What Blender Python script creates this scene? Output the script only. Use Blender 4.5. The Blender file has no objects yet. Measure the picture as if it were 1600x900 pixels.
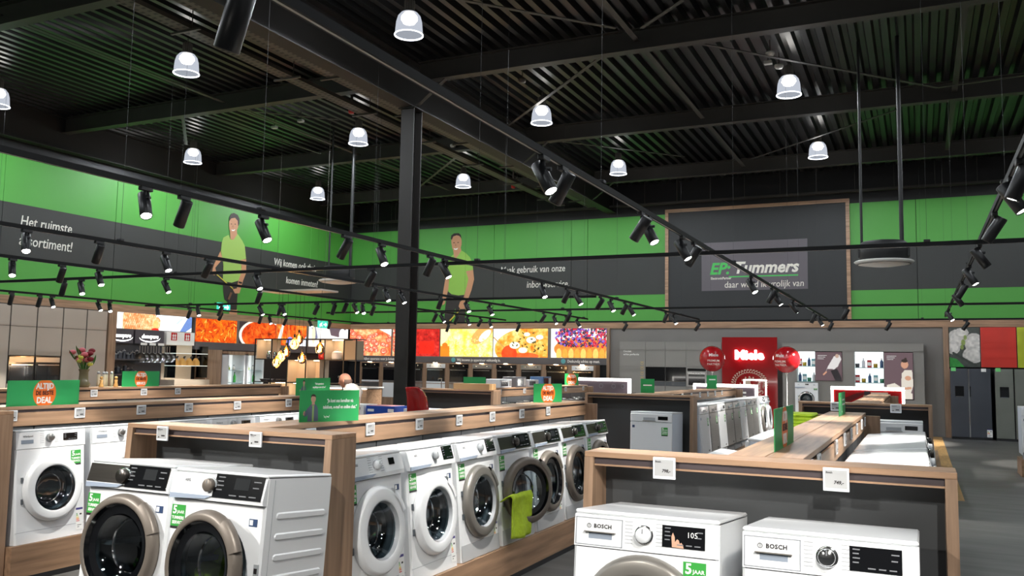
import bpy, math, random
import numpy as np
from mathutils import Matrix, Vector
random.seed(7); np.random.seed(7)
S = bpy.context.scene
col = S.collection
# ---------------------------------------------------------------- camera
H = 1.65
YAW, PITCH, ROLL, FPX = 0.439495, 0.090448, 0.016517, 1351.92
fw = np.array([-math.sin(YAW)*math.cos(PITCH), math.cos(YAW)*math.cos(PITCH), math.sin(PITCH)])
rt0 = np.array([math.cos(YAW), math.sin(YAW), 0.0]); up0 = np.cross(rt0, fw)
rt = rt0*math.cos(ROLL)+up0*math.sin(ROLL); up = -rt0*math.sin(ROLL)+up0*math.cos(ROLL)
cam = bpy.data.objects.new('camera', bpy.data.cameras.new('camera')); col.objects.link(cam)
cam.matrix_world = Matrix(((rt[0], up[0], -fw[0], 0), (rt[1], up[1], -fw[1], 0), (rt[2], up[2], -fw[2], H), (0, 0, 0, 1)))
cam.data.sensor_width = 36; cam.data.lens = FPX/1600*36; cam.data.clip_start = .05; cam.data.clip_end = 200
S.camera = cam
# measuring helpers: where the sight line through a photo pixel meets a plane of the shop
def ray(px, py): return fw*FPX+rt*(px-800)-up*(py-450)
def onz(px, py, z): d = ray(px, py); t = (z-H)/d[2]; return (d[0]*t, d[1]*t, z)
def onx(px, py, X): d = ray(px, py); t = X/d[0]; return (X, d[1]*t, H+d[2]*t)
def ony(px, py, Y): d = ray(px, py); t = Y/d[1]; return (d[0]*t, Y, H+d[2]*t)
# ---------------------------------------------------------------- world and exposure
w = bpy.data.worlds.new('world'); S.world = w; w.use_nodes = True
w.node_tree.nodes['Background'].inputs[0].default_value = (.5, .55, .6, 1)
w.node_tree.nodes['Background'].inputs[1].default_value = .02
S.view_settings.view_transform = 'Standard'; S.view_settings.look = 'None'
S.view_settings.exposure = 0.32; S.view_settings.gamma = 1.0; S.view_settings.use_curve_mapping = False
BAY_W, SPOT_W = 150.0, 128.0          # high-bay pendant and track spotlight power
# ---------------------------------------------------------------- materials
MATS = {}
def lin(c):
    return tuple(((x/255)/12.92 if x/255 <= .04045 else ((x/255+.055)/1.055)**2.4) for x in c)
def mat(name, rgb, rough=.5, metal=0.0, noise=0.0, nscale=8.0, emit=0.0, coat=0.0, spec=.5, bump=0.0, stretch=None):
    if name in MATS: return MATS[name]
    m = bpy.data.materials.new(name); m.use_nodes = True; nt = m.node_tree; p = nt.nodes['Principled BSDF']
    c = lin(rgb)+(1,)
    p.inputs['Base Color'].default_value = c; p.inputs['Roughness'].default_value = rough; p.inputs['Metallic'].default_value = metal
    p.inputs['Specular IOR Level'].default_value = spec; p.inputs['Coat Weight'].default_value = coat
    if emit:
        p.inputs['Emission Color'].default_value = c; p.inputs['Emission Strength'].default_value = emit
    if noise or bump:
        tc = nt.nodes.new('ShaderNodeTexCoord'); mp = nt.nodes.new('ShaderNodeMapping'); n = nt.nodes.new('ShaderNodeTexNoise')
        nt.links.new(tc.outputs['Object'], mp.inputs[0]); nt.links.new(mp.outputs[0], n.inputs['Vector'])
        if stretch: mp.inputs['Scale'].default_value = stretch
        n.inputs['Scale'].default_value = nscale; n.inputs['Detail'].default_value = 6
        if noise:
            r = nt.nodes.new('ShaderNodeValToRGB')
            r.color_ramp.elements[0].position = .3; r.color_ramp.elements[1].position = .7
            r.color_ramp.elements[0].color = tuple(x*(1-noise) for x in c[:3])+(1,)
            r.color_ramp.elements[1].color = tuple(min(1, x*(1+noise)) for x in c[:3])+(1,)
            nt.links.new(n.outputs['Fac'], r.inputs[0]); nt.links.new(r.outputs[0], p.inputs['Base Color'])
        if bump:
            b = nt.nodes.new('ShaderNodeBump'); b.inputs['Strength'].default_value = bump; b.inputs['Distance'].default_value = .01
            nt.links.new(n.outputs['Fac'], b.inputs['Height']); nt.links.new(b.outputs[0], p.inputs['Normal'])
    MATS[name] = m; return m
def glassmat(name, rgb, rough=.05, through=.8, edge=.25):
    if name in MATS: return MATS[name]
    m = bpy.data.materials.new(name); m.use_nodes = True; nt = m.node_tree; nt.nodes.clear()
    o = nt.nodes.new('ShaderNodeOutputMaterial'); mx = nt.nodes.new('ShaderNodeMixShader'); t = nt.nodes.new('ShaderNodeBsdfTransparent'); g = nt.nodes.new('ShaderNodeBsdfGlossy')
    f = nt.nodes.new('ShaderNodeFresnel'); f.inputs[0].default_value = 1.5
    ad = nt.nodes.new('ShaderNodeMath'); ad.operation = 'ADD'; ad.inputs[1].default_value = edge; ad.use_clamp = True
    t.inputs[0].default_value = tuple(x*through for x in lin(rgb))+(1,); g.inputs['Color'].default_value = (.9, .95, 1, 1); g.inputs['Roughness'].default_value = rough
    nt.links.new(f.outputs[0], ad.inputs[0]); nt.links.new(ad.outputs[0], mx.inputs[0]); nt.links.new(t.outputs[0], mx.inputs[1]); nt.links.new(g.outputs[0], mx.inputs[2]); nt.links.new(mx.outputs[0], o.inputs[0])
    MATS[name] = m; return m
def printmat(name, emit=0.0, rough=.4):
    if name in MATS: return MATS[name]
    m = bpy.data.materials.new(name); m.use_nodes = True; nt = m.node_tree; p = nt.nodes['Principled BSDF']
    a = nt.nodes.new('ShaderNodeAttribute'); a.attribute_name = 'col'
    nt.links.new(a.outputs['Color'], p.inputs['Base Color']); p.inputs['Roughness'].default_value = rough
    if emit:
        p.inputs['Base Color'].default_value = (0, 0, 0, 1); nt.links.remove(p.inputs['Base Color'].links[0])
        nt.links.new(a.outputs['Color'], p.inputs['Emission Color']); p.inputs['Emission Strength'].default_value = emit
    MATS[name] = m; return m
def woodmat(name, rgb, axis, dark=.3):
    if name in MATS: return MATS[name]
    st = [14, 14, 14]; st[axis] = .9
    return mat(name, rgb, .45, noise=dark, nscale=1.6, stretch=tuple(st), spec=.35)
WX = woodmat('wood_x', (164, 131, 104), 0); WY = woodmat('wood_y', (164, 131, 104), 1); WZ = woodmat('wood_z', (154, 126, 103), 2)
WARM = woodmat('wood_warm', (160, 120, 86), 1)
BLACK = mat('black_paint', (26, 27, 29), .55, noise=.1); STEELK = mat('black_steel', (34, 34, 36), .5, noise=.15, nscale=3)
FLANGE = mat('steel_flange', (78, 74, 68), .5, noise=.12, nscale=4)
WHITE = mat('white_enamel', (236, 238, 240), .25, coat=.3); WHITE2 = mat('white_plastic', (228, 231, 234), .35)
SIDEW = mat('white_side', (214, 224, 236), .35); GREYP = mat('grey_plastic', (170, 174, 178), .4)
RINGG = mat('grey_ring', (136, 132, 126), .35, metal=.5); BRONZE = mat('bronze_ring', (122, 113, 104), .42, metal=.35); CHROME = mat('chrome', (215, 216, 218), .12, metal=1)
STEEL = mat('brushed_steel', (178, 176, 174), .28, metal=.9, noise=.08, nscale=3, stretch=(1, 1, 30)); DKSTEEL = mat('dark_brushed_steel', (92, 88, 84), .28, metal=.85, noise=.1, nscale=3, stretch=(1, 1, 30))
GLOSSK = mat('gloss_black', (14, 15, 18), .12, coat=.6); DPANEL = mat('dark_panel', (84, 87, 90), .28, coat=.2); DBACK = mat('dark_backboard', (68, 70, 72), .4)
DRUM = mat('drum_steel', (186, 190, 194), .35, metal=.35); RUBBER = mat('rubber_grey', (84, 90, 96), .5)
DOORGL = glassmat('door_glass', (190, 204, 210), .04, .9, .1); CLEAR = glassmat('clear_glass', (225, 240, 238), .03, .95, .04)
GREEN = mat('wall_green', (78, 158, 62), .55, noise=.03, nscale=.6); CHAR = mat('wall_charcoal', (51, 53, 51), .6, noise=.05, nscale=.8)
SGREEN = mat('sign_green', (44, 160, 88), .4); STGREEN = mat('sticker_green', (58, 158, 66), .4); ORANGE = mat('sign_orange', (240, 118, 40), .4)
PWHITE = mat('print_white', (244, 244, 240), .4); PDARK = mat('print_dark', (38, 34, 36), .5); PGREY = mat('print_grey', (120, 122, 126), .5); PBROWN = mat('print_brown', (74, 20, 8), .5)
TAGF = mat('tag_frame', (236, 240, 244), .35); TAGS = mat('tag_screen', (176, 176, 176), .5)
LIME = mat('towel_lime', (186, 214, 52), .85, noise=.12, nscale=30, bump=.6); REDG = mat('gloss_red', (150, 22, 26), .12, coat=.5); REDB = mat('balloon_red', (170, 24, 30), .15, coat=.4)
CREAM = mat('cream_board', (196, 180, 160), .5); TAUPE = mat('taupe_front', (172, 162, 150), .5); GREYW = mat('grey_wall', (126, 122, 118), .6, noise=.05, nscale=1.2); GREYC = mat('grey_cabinet', (138, 135, 130), .45)
KRAFT = mat('kraft_board', (176, 140, 96), .6); LEDW = mat('led_white', (255, 252, 246), .5, emit=6)
# ---------------------------------------------------------------- geometry builder
class G:
    def __init__(s): s.v = []; s.f = []; s.smooth = []
    def add(s, vs, fs, sm=False):
        o = len(s.v); s.v += [tuple(p) for p in vs]; s.f += [tuple(i+o for i in f) for f in fs]; s.smooth += [sm]*len(fs); return s
    def box(s, a, b, ch=0.0, M=None):
        x0, y0, z0 = (min(a[i], b[i]) for i in range(3)); x1, y1, z1 = (max(a[i], b[i]) for i in range(3))
        c = min(ch, (x1-x0)*.45, (y1-y0)*.45, (z1-z0)*.45) if ch else 0
        if not c:
            vs = [(x, y, z) for z in (z0, z1) for y in (y0, y1) for x in (x0, x1)]
            fs = [(0, 2, 3, 1), (4, 5, 7, 6), (0, 1, 5, 4), (2, 6, 7, 3), (0, 4, 6, 2), (1, 3, 7, 5)]
        else:
            vs = []; fs = []
            for i, (sx, sy, sz) in enumerate([(x, y, z) for z in (0, 1) for y in (0, 1) for x in (0, 1)]):
                X = (x0, x1)[sx]; Y = (y0, y1)[sy]; Z = (z0, z1)[sz]; dx = c*(1-2*sx); dy = c*(1-2*sy); dz = c*(1-2*sz)
                vs += [(X, Y+dy, Z+dz), (X+dx, Y, Z+dz), (X+dx, Y+dy, Z)]
            def q(k, ids): fs.append(tuple(i*3+k for i in ids))
            q(0, (0, 4, 6, 2)); q(0, (1, 3, 7, 5)); q(1, (0, 1, 5, 4)); q(1, (2, 6, 7, 3)); q(2, (0, 2, 3, 1)); q(2, (4, 5, 7, 6))
            for (i, j, k, l) in [(0, 1, 1, 2), (2, 3, 2, 1), (4, 5, 2, 1), (6, 7, 1, 2), (0, 2, 2, 0), (1, 3, 0, 2), (4, 6, 0, 2), (5, 7, 2, 0), (0, 4, 0, 1), (1, 5, 1, 0), (2, 6, 1, 0), (3, 7, 0, 1)]:
                fs.append((i*3+k, j*3+k, j*3+l, i*3+l))
            for i in range(8): fs.append((i*3, i*3+1, i*3+2))
        if M: vs = [M @ Vector(p) for p in vs]
        return s.add(vs, fs)
    def prism(s, pts, axis, a, b):
        # polygon pts in the two other axes (in order of xyz without axis), extruded from a to b
        n = len(pts); oth = [i for i in range(3) if i != axis]; vs = []
        for t in (a, b):
            for p in pts:
                v = [0, 0, 0]; v[axis] = t; v[oth[0]] = p[0]; v[oth[1]] = p[1]; vs.append(v)
        fs = [tuple(range(n)), tuple(range(2*n-1, n-1, -1))]+[(i, i+n, (i+1) % n+n, (i+1) % n) for i in range(n)]
        return s.add(vs, fs)
    def tube(s, p, q, r, n=8, r2=None, caps=True):
        p = Vector(p); q = Vector(q); d = (q-p).normalized(); a = d.orthogonal().normalized(); b = d.cross(a); r2 = r if r2 is None else r2
        vs = [p+(a*math.cos(t)+b*math.sin(t))*r for t in [2*math.pi*i/n for i in range(n)]]+[q+(a*math.cos(t)+b*math.sin(t))*r2 for t in [2*math.pi*i/n for i in range(n)]]
        s.add(vs, [(i, (i+1) % n, (i+1) % n+n, i+n) for i in range(n)], True)
        if caps: s.add(vs[:n], [tuple(range(n-1, -1, -1))]); s.add(vs[n:], [tuple(range(n))])
        return s
    def lathe(s, prof, n=24, axis='z', c=(0, 0, 0), a0=0, a1=2*math.pi, sm=True):
        full = abs(a1-a0-2*math.pi) < 1e-6; k = n if full else n+1; vs = []
        for i in range(k):
            t = a0+(a1-a0)*i/n; co, si = math.cos(t), math.sin(t)
            for r, h in prof:
                vs.append((c[0]+r*co, c[1]+r*si, c[2]+h) if axis == 'z' else (c[0]+r*co, c[1]+h, c[2]+r*si))
        m = len(prof); fs = []
        for i in range(n):
            j = (i+1) % k
            for h in range(m-1):
                fs.append((i*m+h, j*m+h, j*m+h+1, i*m+h+1) if axis == 'z' else (i*m+h, i*m+h+1, j*m+h+1, j*m+h))
        return s.add(vs, fs, sm)
    def ball(s, c, r, n=14, m=8, sc=(1, 1, 1)):
        pr = [(max(1e-4, math.sin(math.pi*i/m)), -math.cos(math.pi*i/m)) for i in range(m+1)]
        vs = []; 
        for i in range(n):
            t = 2*math.pi*i/n
            for a, h in pr: vs.append((c[0]+a*math.cos(t)*r*sc[0], c[1]+a*math.sin(t)*r*sc[1], c[2]+h*r*sc[2]))
        k = m+1
        return s.add(vs, [(i*k+h, ((i+1) % n)*k+h, ((i+1) % n)*k+h+1, i*k+h+1) for i in range(n) for h in range(m)], True)
    def mesh(s, name):
        me = bpy.data.meshes.new(name); me.from_pydata(s.v, [], s.f)
        me.polygons.foreach_set('use_smooth', s.smooth); me.update(); return me
def obj(name, me, m, parent=None, loc=None, rot=None):
    if isinstance(me, G): me = me.mesh(name)
    if m is not None and not me.materials: me.materials.append(m)
    o = bpy.data.objects.new(name, me); col.objects.link(o)
    if parent: o.parent = parent
    if loc: o.location = loc
    if rot: o.rotation_euler = rot
    return o
def B(name, a, b, m, parent=None, ch=0.0): return obj(name, G().box(a, b, ch), m, parent)
def tag(o, label, cat, group=None):
    o['label'] = label; o['category'] = cat
    if group: o['group'] = group
    return o
def thing(name, label, cat, loc=(0, 0, 0), rz=0, group=None):
    o = bpy.data.objects.new(name, None); col.objects.link(o); o.location = loc; o.rotation_euler = (0, 0, rz); o.empty_display_size = .1
    return tag(o, label, cat, group)
def struct(name, me, m=None, label=None):
    o = obj(name, me, m) if me is not None else bpy.data.objects.new(name, None)
    if me is None: col.objects.link(o)
    o['kind'] = 'structure'
    if label: o['label'] = label; o['category'] = name.split('_')[0]
    return o
def copy_tree(o, parent=None):
    c = o.copy(); col.objects.link(c); c.parent = parent
    for ch in o.children: copy_tree(ch, c)
    return c
ORD = ['first', 'second', 'third', 'fourth', 'fifth', 'sixth', 'seventh', 'eighth', 'ninth', 'tenth', 'eleventh', 'twelfth', 'thirteenth', 'fourteenth', 'fifteenth', 'sixteenth', 'seventeenth', 'eighteenth']
TXT = {}
def text_me(body, size, bold=0.0, shear=0.0, align='CENTER', depth=.0012, space=1.0, sx=1.0):
    k = (body, size, bold, shear, align, depth, space, sx)
    if k in TXT: return TXT[k].copy()
    c = bpy.data.curves.new('t', 'FONT'); c.body = body; c.size = size; c.offset = bold*size; c.shear = shear; c.align_x = align; c.align_y = 'CENTER'; c.extrude = depth; c.resolution_u = 2; c.space_character = space
    o = bpy.data.objects.new('t', c); me = bpy.data.meshes.new_from_object(o); bpy.data.objects.remove(o); bpy.data.curves.remove(c)
    if sx != 1:
        for v in me.vertices: v.co.x *= sx
    me.name = 'lettering'; TXT[k] = me; return me.copy()
# frames for flat things: F_Y faces -y (towards the camera side), F_X faces +x, F_XN faces -x
F_Y = Matrix(((1, 0, 0), (0, 0, -1), (0, 1, 0))); F_X = Matrix(((0, 0, 1), (1, 0, 0), (0, 1, 0))); F_XN = Matrix(((0, 0, -1), (-1, 0, 0), (0, 1, 0)))
def text(body, size, m, parent, loc, fr=F_Y, name='lettering', **kw):
    me = text_me(body, size, **kw); me.transform(fr.to_4x4()); return obj(name, me, m, parent, loc)
def slab(pts, fr, off, th):
    # flat polygon (x right, y up) put in a wall frame: off = distance out of the wall, th = thickness
    g = G(); n = len(pts); vs = [(x, y, off) for x, y in pts]+[(x, y, off+th) for x, y in pts]
    g.add(vs, [tuple(range(n-1, -1, -1)), tuple(range(n, 2*n))]+[(i, (i+1) % n, (i+1) % n+n, i+n) for i in range(n)])
    g.v = [tuple(fr @ Vector(p)) for p in g.v]; return g
# ---------------------------------------------------------------- painted prints (pictures, posters, labels)
class Cv:
    def __init__(s, w, h, c): s.w = w; s.h = h; s.a = np.zeros((h, w, 3)); s.a[:] = np.array(c)/255; s.Y, s.X = np.mgrid[0:h, 0:w]; s.X = (s.X+.5)/h; s.Y = 1-(s.Y+.5)/h; s.R = w/h
    def put(s, mask, c, al=1.0): s.a[mask] = s.a[mask]*(1-al)+np.array(c)/255*al; return s
    def ell(s, x, y, rx, ry=None, c=(0, 0, 0), rot=0.0, al=1.0):
        ry = rx if ry is None else ry; dx = s.X-x; dy = s.Y-y; u = dx*math.cos(rot)+dy*math.sin(rot); v = -dx*math.sin(rot)+dy*math.cos(rot)
        return s.put((u/rx)**2+(v/ry)**2 < 1, c, al)
    def rect(s, x0, y0, x1, y1, c, al=1.0): return s.put((s.X >= x0) & (s.X <= x1) & (s.Y >= y0) & (s.Y <= y1), c, al)
    def poly(s, pts, c, al=1.0):
        m = np.zeros_like(s.X, bool); n = len(pts)
        for i in range(n):
            x0, y0 = pts[i]; x1, y1 = pts[(i+1) % n]
            if y0 == y1: continue
            m ^= ((y0 > s.Y) != (y1 > s.Y)) & (s.X < (x1-x0)*(s.Y-y0)/(y1-y0)+x0)
        return s.put(m, c, al)
    def line(s, x0, y0, x1, y1, wd, c, al=1.0):
        dx, dy = x1-x0, y1-y0; L = math.hypot(dx, dy); t = np.clip(((s.X-x0)*dx+(s.Y-y0)*dy)/L**2, 0, 1)
        return s.put(np.hypot(s.X-x0-t*dx, s.Y-y0-t*dy) < wd, c, al)
    def nz(s, f, seed):
        r = np.random.RandomState(seed); gw = int(s.R*f)+3; gh = int(f)+3; g = r.rand(gh, gw); x = s.X*f; y = s.Y*f; i = x.astype(int); j = y.astype(int); u = x-i; v = y-j
        u = u*u*(3-2*u); v = v*v*(3-2*v)
        return (g[j, i]*(1-u)+g[j, i+1]*u)*(1-v)+(g[j+1, i]*(1-u)+g[j+1, i+1]*u)*v
    def ramp(s, val, cols):
        cols = np.array(cols)/255; t = np.clip(val, 0, .9999)*(len(cols)-1); i = t.astype(int); u = (t-i)[..., None]; s.a = cols[i]*(1-u)+cols[i+1]*u; return s
    def grain(s, f, seed, k): s.a = np.clip(s.a*(1+k*(s.nz(f, seed)-.5)[..., None]), 0, 1); return s
    def mesh(s, name, o, ux, uy):
        # o = lower-left corner, ux/uy = full edge vectors
        o = np.array(o, float); ux = np.array(ux, float); uy = np.array(uy, float); h, wd = s.h, s.w
        fx = np.linspace(0, 1, wd); fy = np.linspace(1, 0, h)
        P = o+fx[None, :, None]*ux+fy[:, None, None]*uy
        idx = np.arange(h*wd).reshape(h, wd); fc = np.stack([idx[1:, :-1], idx[1:, 1:], idx[:-1, 1:], idx[:-1, :-1]], -1).reshape(-1, 4)
        me = bpy.data.meshes.new(name); me.from_pydata(P.reshape(-1, 3).tolist(), [], fc.tolist())
        a = me.attributes.new('col', 'FLOAT_COLOR', 'POINT'); c = s.a.reshape(-1, 3); c = np.where(c <= .04045, c/12.92, ((c+.055)/1.055)**2.4)
        a.data.foreach_set('color', np.concatenate([c, np.ones((len(c), 1))], 1).astype(np.float32).ravel()); return me
# ================================================================ the room
X0, X1, Y0, Y1, ZC = -18.44, 9.0, -7.0, 25.6, 7.35
FLOORM = mat('floor_vinyl', (100, 99, 97), .5, noise=.22, nscale=1.1, stretch=(1, 5, 1), spec=.4)
floor = struct('floor', G().box((X0-.3, Y0-.3, -.2), (X1+.3, Y1+.3, 0)), FLOORM)
B('wood_floor_strip', (.2, 12.9, 0), (.5, 25.4, .004), mat('oak_floor', (190, 150, 96), .45, noise=.2, nscale=2, stretch=(12, 1, 1)), floor)
wl = struct('wall_left', G().box((X0-.3, Y0, 0), (X0, Y1, 7.6)), BLACK)
wb = struct('wall_back', G().box((X0-.3, Y1, 0), (X1+.3, Y1+.3, 7.6)), BLACK)
wr = struct('wall_right', G().box((X1, Y0, 0), (X1+.3, Y1, 7.6)), GREYW)
wf = struct('wall_front', G().box((X0-.3, Y0-.3, 0), (X1+.3, Y0, 7.6)), GREYW)
bands = [(3.05, 3.9, GREEN), (3.9, 5.14, CHAR), (5.14, 6.34, GREEN)]
def panels(wall, cuts, along, lo):
    for a, b in zip(cuts[:-1], cuts[1:]):
        for z0, z1, m in bands:
            if along == 'y': B('wall_panel', (X0, a+.006, z0), (X0+.04, b-.006, z1), m, wall, .003)
            else: B('wall_panel', (a+.006, Y1-.04, z0), (b-.006, Y1, z1), m, wall, .003)
panels(wl, [Y0, -3.8, -1.1, 1.6, 4.3, 7.0, 9.7, 12.4, 15.4, 18.15, 20.8, 23.2, Y1-.04], 'y', 0)
panels(wb, [X0+.04, -15.6, -12.7, -9.95, -9.4, -6.88], 'x', 0); panels(wb, [-1.68, .02, 2.75, 5.5, X1], 'x', 0)
struct('trim_1', G().box((X0, Y0, 2.87), (X0+.16, Y1, 3.05)), WY)
struct('trim_2', G().box((X0, Y1-.16, 2.87), (X1, Y1, 3.05)), WX)
struct('trim_3', G().box((.59, Y1-.2, 0), (.72, Y1, 2.87)), WZ)
struct('trim_4', G().box((-8.69, Y1-.2, 0), (-8.6, Y1, 2.87)), WZ)
# roof deck: trapezoidal sheet, ribs running along y
g = G(); pts = []; x = X0
while x < X1:
    pts += [(x, ZC), (x+.1, ZC), (x+.135, ZC+.105), (x+.215, ZC+.105)]; x += .25
n = len(pts); vs = [(p[0], Y0, p[1]) for p in pts]+[(p[0], Y1, p[1]) for p in pts]
g.add(vs, [(i, i+n, i+n+1, i+1) for i in range(n-1)])
DECK = mat('roof_deck', (32, 32, 33), .32, metal=.35, noise=.2, nscale=2, stretch=(3, .4, 3))
ceil = struct('ceiling', g, DECK)
BEAM = mat('beam_paint', (58, 56, 52), .5, noise=.1, nscale=2)
COLM = mat('column_black', (32, 29, 27), .6, noise=.1, nscale=2)
def ibeam(name, x0, x1, y, z0, z1, fw_=.2, parent=ceil):
    g = G().box((x0, y-.006, z0+.014), (x1, y+.006, z1-.014)); g.box((x0, y-fw_/2, z0), (x1, y+fw_/2, z0+.015)); g.box((x0, y-fw_/2, z1-.015), (x1, y+fw_/2, z1))
    return obj(name, g, BEAM, parent)
for y in (-1.15, 3.8, 8.75, 13.7, 18.6, 23.5):
    ibeam('roof_beam', X0+.2, -8.76, y, 6.98, ZC-.002); ibeam('roof_beam', -8.44, X1, y, 6.98, ZC-.002)
def ybeam(name, x, z0, z1, fw_):
    g = G().box((x-.008, Y0, z0+.02), (x+.008, Y1, z1-.02)); g.box((x-fw_/2, Y0, z0), (x+fw_/2, Y1, z0+.022)); g.box((x-fw_/2, Y0, z1-.02), (x+fw_/2, Y1, z1))
    return obj(name, g, COLM, ceil)
ybeam('main_girder', -8.6, 6.47, ZC-.002, .3); ybeam('edge_girder', X0+.2, 6.55, ZC-.002, .26)
def flat(name, p, q, wd=.09, th=.012, z=None, parent=ceil):
    p = Vector(p); q = Vector(q); d = (q-p).normalized(); sd = d.cross(Vector((0, 0, 1))).normalized()*wd/2; u = sd.cross(d).normalized()*th/2
    vs = [e+a+b for e in (p, q) for a in (-sd, sd) for b in (-u, u)]
    return obj(name, G().add(vs, [(0, 1, 3, 2), (4, 6, 7, 5), (0, 4, 5, 1), (2, 3, 7, 6), (0, 2, 6, 4), (1, 5, 7, 3)]), BEAM, parent)
for x in (.75, -4.15, -13.2):
    for y0, y1 in ((-1.05, 3.7), (3.9, 8.65), (8.85, 13.6), (13.8, 18.5), (18.7, 23.4)): flat('tie_bar', (x, y0, 7.12), (x, y1, 7.12), .1)
for p, q in (((1075, 65), (1465, 137)), ((1600, 118), (1465, 137)), ((793, 197), (952, 80)), ((1407, 170), (1175, 248)), ((854, 218), (1070, 245)), ((719, 0), (962, 44)), ((1067, 0), (1002, 44)), ((350, 170), (530, 187)), ((310, 175), (500, 240)), ((285, 179), (291, 226)), ((720, 240), (645, 300))):
    flat('roof_brace', onz(*p, 7.06), onz(*q, 7.06), .07)
for y in (8.75, 13.7, 18.6, 23.5):
    for s in (-1, 1): flat('knee_brace', (-8.6+s*.1, y, 6.52), (-8.6+s*.75, y, 7.0), .1)
# column
cb = struct('column', None, None, 'black steel column rising from the floor to the roof girder'); cb['category'] = 'column'
for y in (13.56, 13.84): B('column_flange', (-8.74, y-.01, 0), (-8.46, y+.01, 6.47), COLM, cb)
B('column_web', (-8.606, 13.57, 0), (-8.594, 13.83, 6.47), COLM, cb); B('cap_plate', (-8.78, 13.5, 6.45), (-8.42, 13.9, 6.47), COLM, cb); B('base_plate', (-8.8, 13.5, 0), (-8.4, 13.9, .02), COLM, cb)
# fascia strip above the green on the back wall
B('edge_rail', (X0, Y1-.3, 6.62), (X1, Y1-.1, 6.68), BEAM, wb)
for i in range(26): B('edge_hanger', (-17.5+i*1.0, Y1-.21, 6.68), (-17.49+i*1.0, Y1-.19, ZC), FLANGE, wb)
# cable trays
for k, (x, z, lb) in enumerate(((-10.18, 6.76, 'perforated cable tray under the roof, left of its pair'), (-9.14, 6.64, 'perforated cable tray under the roof, right of its pair beside the girder'))):
    t = thing('cable_tray', lb, 'cable tray', (x, 0, z), group='cable trays under the roof')
    B('tray_floor', (-.13, Y0+.3, 0), (.13, Y1-.35, .006), FLANGE, t); 
    for s in (-1, 1): B('tray_side', (s*.13-.004, Y0+.3, 0), (s*.13+.004, Y1-.35, .07), FLANGE, t)
    for y in np.arange(0, 25, 2.4):
        obj('hanger', G().tube((.13, y, 0), (.13, y, ZC-z), .008, 6), FLANGE, t)
        B('cross_bar', (-.3, y-.02, -.03), (.3, y+.02, 0), FLANGE, t)
    g = G()
    for y in np.arange(1, 25, .11): g.box((-.11, y, -.0015), (-.04, y+.05, -.0005)); g.box((.04, y, -.0015), (.11, y+.05, -.0005))
    pf = obj('perforations', g, BLACK, t); pf['kind'] = 'stuff'
# ---------------------------------------------------------------- pendant high-bay lamps
BELL = bpy.data.materials.new('bell_acrylic'); BELL.use_nodes = True; nt = BELL.node_tree; nt.nodes.clear()
o_ = nt.nodes.new('ShaderNodeOutputMaterial'); mx = nt.nodes.new('ShaderNodeMixShader'); tr = nt.nodes.new('ShaderNodeBsdfTransparent'); em = nt.nodes.new('ShaderNodeEmission'); em.inputs[0].default_value = (.82, .88, 1, 1); em.inputs[1].default_value = .75; mx.inputs[0].default_value = .45
nt.links.new(tr.outputs[0], mx.inputs[1]); nt.links.new(em.outputs[0], mx.inputs[2]); nt.links.new(mx.outputs[0], o_.inputs[0])
BULB = mat('bulb_glow', (255, 250, 240), .5, emit=14); RIM = mat('bell_rim', (240, 246, 255), .3, emit=2.2); CASTG = mat('lamp_casting', (120, 116, 110), .5)
def make_bay():
    t = thing('pendant_lamp', '', 'lamp')
    obj('bell_shade', G().lathe([(.075, .36), (.13, .345), (.175, .29), (.2, .2), (.21, .08), (.215, .01)], 28), BELL, t)
    obj('rim', G().lathe([(.212, .012), (.226, .006), (.226, -.008), (.21, -.008)], 28), RIM, t)
    gh = obj('gear_housing', G().lathe([(0, .56), (.05, .56), (.07, .545), (.07, .38), (.09, .375), (.09, .35), (0, .35)], 20), CASTG, t)
    g = G()
    for i in range(14): a = i*math.pi/7; g.box((.066, -.004, .39), (.085, .004, .54), M=Matrix.Rotation(a, 4, 'Z'))
    obj('cooling_fins', g, CASTG, gh)
    obj('bulb', G().lathe([(0, .345), (.07, .345), (.12, .3), (.13, .25), (.09, .19), (0, .17)], 16), BULB, t)
    obj('hook', G().tube((0, 0, .56), (0, 0, .66), .008, 6), CASTG, t)
    for kd, en in (('SPOT', BAY_W), ('POINT', BAY_W*.05)):
        l = bpy.data.lights.new('bay_light', kd); l.energy = en; l.color = (.9, .95, 1); l.shadow_soft_size = .12
        if kd == 'SPOT': l.spot_size = math.radians(179); l.spot_blend = .08
        lo = bpy.data.objects.new('bay_light', l); col.objects.link(lo); lo.parent = t; lo.location = (0, 0, -.1)
    return t
bay = make_bay(); first = True
rown = {0.6: 'behind the viewer', 5.8: 'overhead', 11.0: 'in the near row', 16.2: 'in the middle row', 21.3: 'in the far row'}
coln = {-16.7: 'along the left wall', -11.6: 'left of the column line', -7.0: 'just right of the column line', -2.05: 'over the right aisles', 3.0: 'over the right side'}
for y in rown:
    for x in coln:
        o = bay if first else copy_tree(bay); first = False
        o.location = (x, y, 6.71); tag(o, 'glowing bell-shaped pendant lamp %s, %s' % (rown[y], coln[x]), 'lamp', 'bell pendant lamps under the roof')
        hk = obj('hook_chain', G().tube((0, 0, .66), (0, 0, ZC-6.71), .005, 5), CASTG, o)
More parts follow.
